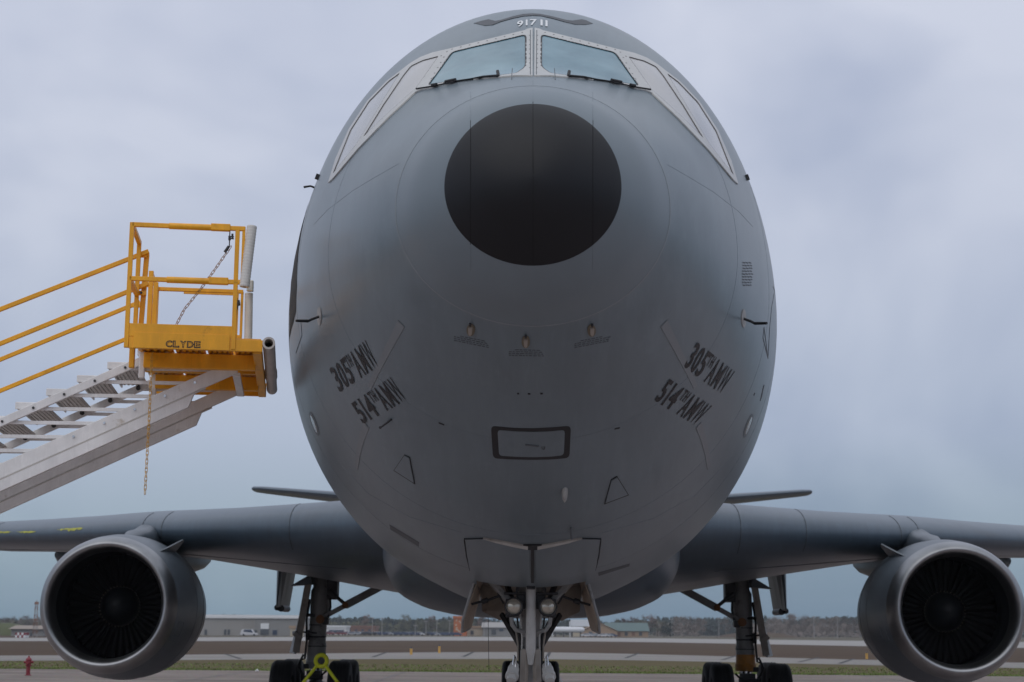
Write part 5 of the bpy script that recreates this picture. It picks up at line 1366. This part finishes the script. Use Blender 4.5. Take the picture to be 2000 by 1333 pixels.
# handrails down the stairs
for (v0, qa, qb) in ((.78, (0, 605), (250, 507)), (.78, (0, 672), (250, 570)), (2.22, (0, 703), (250, 600)), (2.22, (0, 764), (250, 661))):
    a, c = ph_(*qa, v0), ph_(*qb, v0); d = (c - a).normalized(); top = c + d * (.22 if v0 < 1 else .14)
    t_end = (a.z - (.95 if qa[1] in (605, 703) else .6)) / d.z if d.z > 0 else 5
    mb = MB(); mb.beam(a - d * min(t_end, 8.0), top, .042, .042); part('handrail', mb, Ym, bevel=.004)
for v0 in (.78, 2.22):
    for k in (10, 18, 26, 33):
        p = A1 + step * k + V * (v0 - .8); mb = MB(); mb.beam(p, p + Zv * 1.05, .04, .04, V); part('handrail_post', mb, Ym)
pa, pb = ph_(287, 496, .84), ph_(275, 640, .84)
mb = MB(); mb.beam(pb - (pa - pb) * .1, pa, .05, .042, V); part('handrail_end_post', mb, Ym, bevel=.004)
pa, pb = ph_(305, 552, 2.18), ph_(300, 640, 2.18)
mb = MB(); mb.beam(pb, pa, .05, .042, V); part('handrail_end_post', mb, Ym, bevel=.004)
for q in (ph_(277, 499, .8), ph_(266, 597, 2.2), ph_(286, 557, 2.2), ph_(276, 573, .8)):
    mb = MB(); mb.beam(q - U * .05, q + U * .05, .03, .045); part('handrail_bracket', mb, Ym, bevel=.004)
    mb = MB(); mb.cyl(q - V * .03, q - V * .018, .012, n=8); part('bolt', mb, M['steel'])
# wheeled chassis under the lower half of the stairs
s_lo, s_hi = -10.6, -4.2
for v0 in (.85, 2.15):
    mb = MB(); a, c = S(s_lo, v0, 0), S(s_hi, v0, 0); a.z = c.z = .42; mb.beam(a, c, .10, .14); part('chassis_beam', mb, Ym, bevel=.01)
    for s_ in (-9.6, -5.0):
        w = S(s_, v0 + (-.2 if v0 < 1 else .2), 0); w.z = .26; wheel('wheel', ST, w, .26, .14, .13, ax=tuple(V), grooves=False)
    for s_ in (-7.5, -4.6):
        a = S(s_, v0, 0); a.z = .45; zt = A1.z + slope * ((S(s_, 0, 0) - A1).dot(U) - BA.dot(U)) - .25; c = S(s_, v0, 0); c.z = zt; mb = MB(); mb.beam(a, c, .09, .09, V); part('chassis_leg', mb, Ym)
for s_ in (-9.6, -5.0):
    a, c = S(s_, .65, 0), S(s_, 2.35, 0); a.z = c.z = .30; mb = MB(); mb.cyl(a, c, .04, n=10); part('axle', mb, M['steel'])
for s_ in (-10.4, -4.4):
    a, c = S(s_, .85, 0), S(s_, 2.15, 0); a.z = c.z = .43; mb = MB(); mb.beam(a, c, .08, .1); part('chassis_beam', mb, Ym)

# chains
def chain(pts, mat, name, label, link=.050, w=.012, r=.0031, tail=None):
    L_ = [0]
    for i in range(1, len(pts)): L_.append(L_[-1] + (pts[i] - pts[i - 1]).length)
    def q(s):
        s = max(0, min(L_[-1], s)); i = 0
        while i < len(L_) - 2 and s > L_[i + 1]: i += 1
        return pts[i] + (pts[i + 1] - pts[i]) * ((s - L_[i]) / (L_[i + 1] - L_[i]))
    mb = MB(); n = int(L_[-1] / (link * .82))
    for i in range(n):
        s = link * .82 * (i + .5); c = q(s); d = (q(s + .01) - q(s - .01)).normalized(); x = d.cross(V).normalized() if i % 2 else d.cross(d.cross(V)).normalized()
        x = (x + 0.5 * d.cross(x)).normalized()
        ring = [c + d * (link / 2 - w * .5) * (1 if cos(a) > 0 else -1) * (1 if abs(cos(a)) > .3 else .0) + d * w * cos(a) * .8 + x * w * sin(a) for a in [2 * pi * k / 12 for k in range(12)]]
        mb.tube(ring, r, 5, closed=True)
    o = mb.build(name, mat, smooth=True); return tag(o, label, 'chain')
p0, p1 = ph_(297, 690, .22), ph_(285, 965, .22)
p1 = Vector((p0.x - .005, p0.y, p1.z))
chain([p0, (p0 + p1) / 2 + U * .004, p1], M['chainy'], 'hanging_chain', 'yellow chain dangling free below the stair platform')
a, c = ph_(451, 482, .05), ph_(330, 640, .05)
mid = (a + c) / 2 - Zv * .045 - U * .0
chain([a, a * .75 + c * .25 - Zv * .02, mid + Zv * .012, a * .25 + c * .75 - Zv * .02, c - Zv * .12], M['chainr'], 'gate_chain', 'rusty chain slung across the platform opening from the right post')
mb = MB(); q = ph_(449, 452, .03)
mb.tube([q, q - Zv * .05], .006, 6); mb.tube([q - Zv * .05, q - Zv * .09], .013, 8); mb.tube([q - Zv * .09, q - Zv * .15], .006, 6); mb.tube([q - Zv * .15 - U * .005, q - Zv * .21 - U * .04], [.014, .016], 8)
mb.beam(ph_(452, 462, .03), ph_(456, 462, .03), .02, .05); mb.tube([ph_(446, 462, .03), ph_(457, 463, .03)], .006, 6); mb.tube([ph_(446, 466, .03), ph_(457, 467, .03)], .006, 6); part('gate_latch', mb, M['steel'], smooth=True)
mb = MB(); q = ph_(462, 582, 2.95); mb.tube([q, q + U * .015 - Zv * .1, q - U * .02 - Zv * .2], .012, 7); mb.tube([q + U * .02 - Zv * .03, q + U * .03 - Zv * .09], .018, 7); part('gate_latch', mb, M['steel'], smooth=True)

# ================================================================== SMALL THINGS
# lime yellow A-frame with a ring before the left main gear
c = at(627.5, 1291, 24.6)
AF = empty('wheel_chock_stand', (c.x, c.y, 0), 'lime yellow A-frame with a ring on top before the left main wheels', 'stand')
mb = MB(); mb.torus(c, (0, 1, 0.0), .122, .046, 40, 14); mb.build('ring', M['lime'], AF, smooth=True, angle=180)
for sg in (-1, 1):
    a = c + Vector((sg * .10, 0, -.115)); b_ = Vector((c.x + sg * .10 + sg * (a.z - .02) * .80, c.y - .1, .0)); mb = MB(); mb.tube([a, b_], .036, 12); mb.build('leg', M['lime'], AF, smooth=True)
    mb = MB(); mb.box((b_.x, b_.y, .02), (.16, .16, .04)); mb.build('foot', M['lime'], AF, bevel=.01)
mb = MB(); a = c + Vector((-.85, 0, 0)); a.z = .25; b_ = c + Vector((.85, 0, 0)); b_.z = .25; mb.tube([a, b_], .025, 10); mb.build('cross_bar', M['lime'], AF, smooth=True)
# hydrant
g = onground(54.5, 1319.5)
HY = empty('fire_hydrant', (g.x, g.y, 0), 'dark red fire hydrant on the grass edge left of the left engine', 'hydrant')
mb = MB(); mb.lathe((g.x, g.y, -.02), (0, 0, 1), [(0, .15), (.04, .15), (.05, .09), (.42, .09), (.43, .14), (.48, .14), (.49, .105), (.66, .11), (.67, .135), (.70, .135), (.74, .11), (.79, .06), (.80, .035), (.86, .03), (.865, .002)], 20); mb.build('barrel', M['red'], HY, smooth=True, angle=40)
for sg in (-1, 1):
    mb = MB(); mb.cyl((g.x + sg * .08, g.y, .57), (g.x + sg * .19, g.y, .57), .06, n=12); mb.cyl((g.x + sg * .19, g.y, .57), (g.x + sg * .21, g.y, .57), .035, n=6); mb.build('nozzle', M['red'], HY, smooth=True, angle=40)
mb = MB(); mb.cyl((g.x, g.y - .08, .55), (g.x, g.y - .20, .55), .075, n=12); mb.build('front_cap', M['red'], HY, smooth=True, angle=40)
mb = MB(); g = onground(502, 1313); mb.tube([(g.x - .06, g.y, .05), (g.x, g.y, .09), (g.x + .07, g.y, .06)], [.03, .06, .03], 8); tag(mb.build('white_scrap', M['white'], smooth=True), 'small white scrap lying on the verge left of the main wheels', 'scrap')

# ------------------------------------------------------------------ haze over the airfield
mh = bpy.data.materials.new('thin_haze'); mh.use_nodes = True
N, L = mh.node_tree.nodes, mh.node_tree.links
N.remove(N['Principled BSDF'])
pv = N.new('ShaderNodeVolumePrincipled'); pv.inputs['Color'].default_value = (0.88, 0.93, 1.0, 1); pv.inputs['Density'].default_value = 0.00018; pv.inputs['Anisotropy'].default_value = 0.2
L.new(pv.outputs[0], N['Material Output'].inputs['Volume'])
mb = MB(); mb.obox((-1500, -60, -1.03), (3000, 0, 0), (0, 1200, 0), (0, 0, 26.0)); hz_o = mb.build('haze', mh); tag(hz_o, kind='stuff')
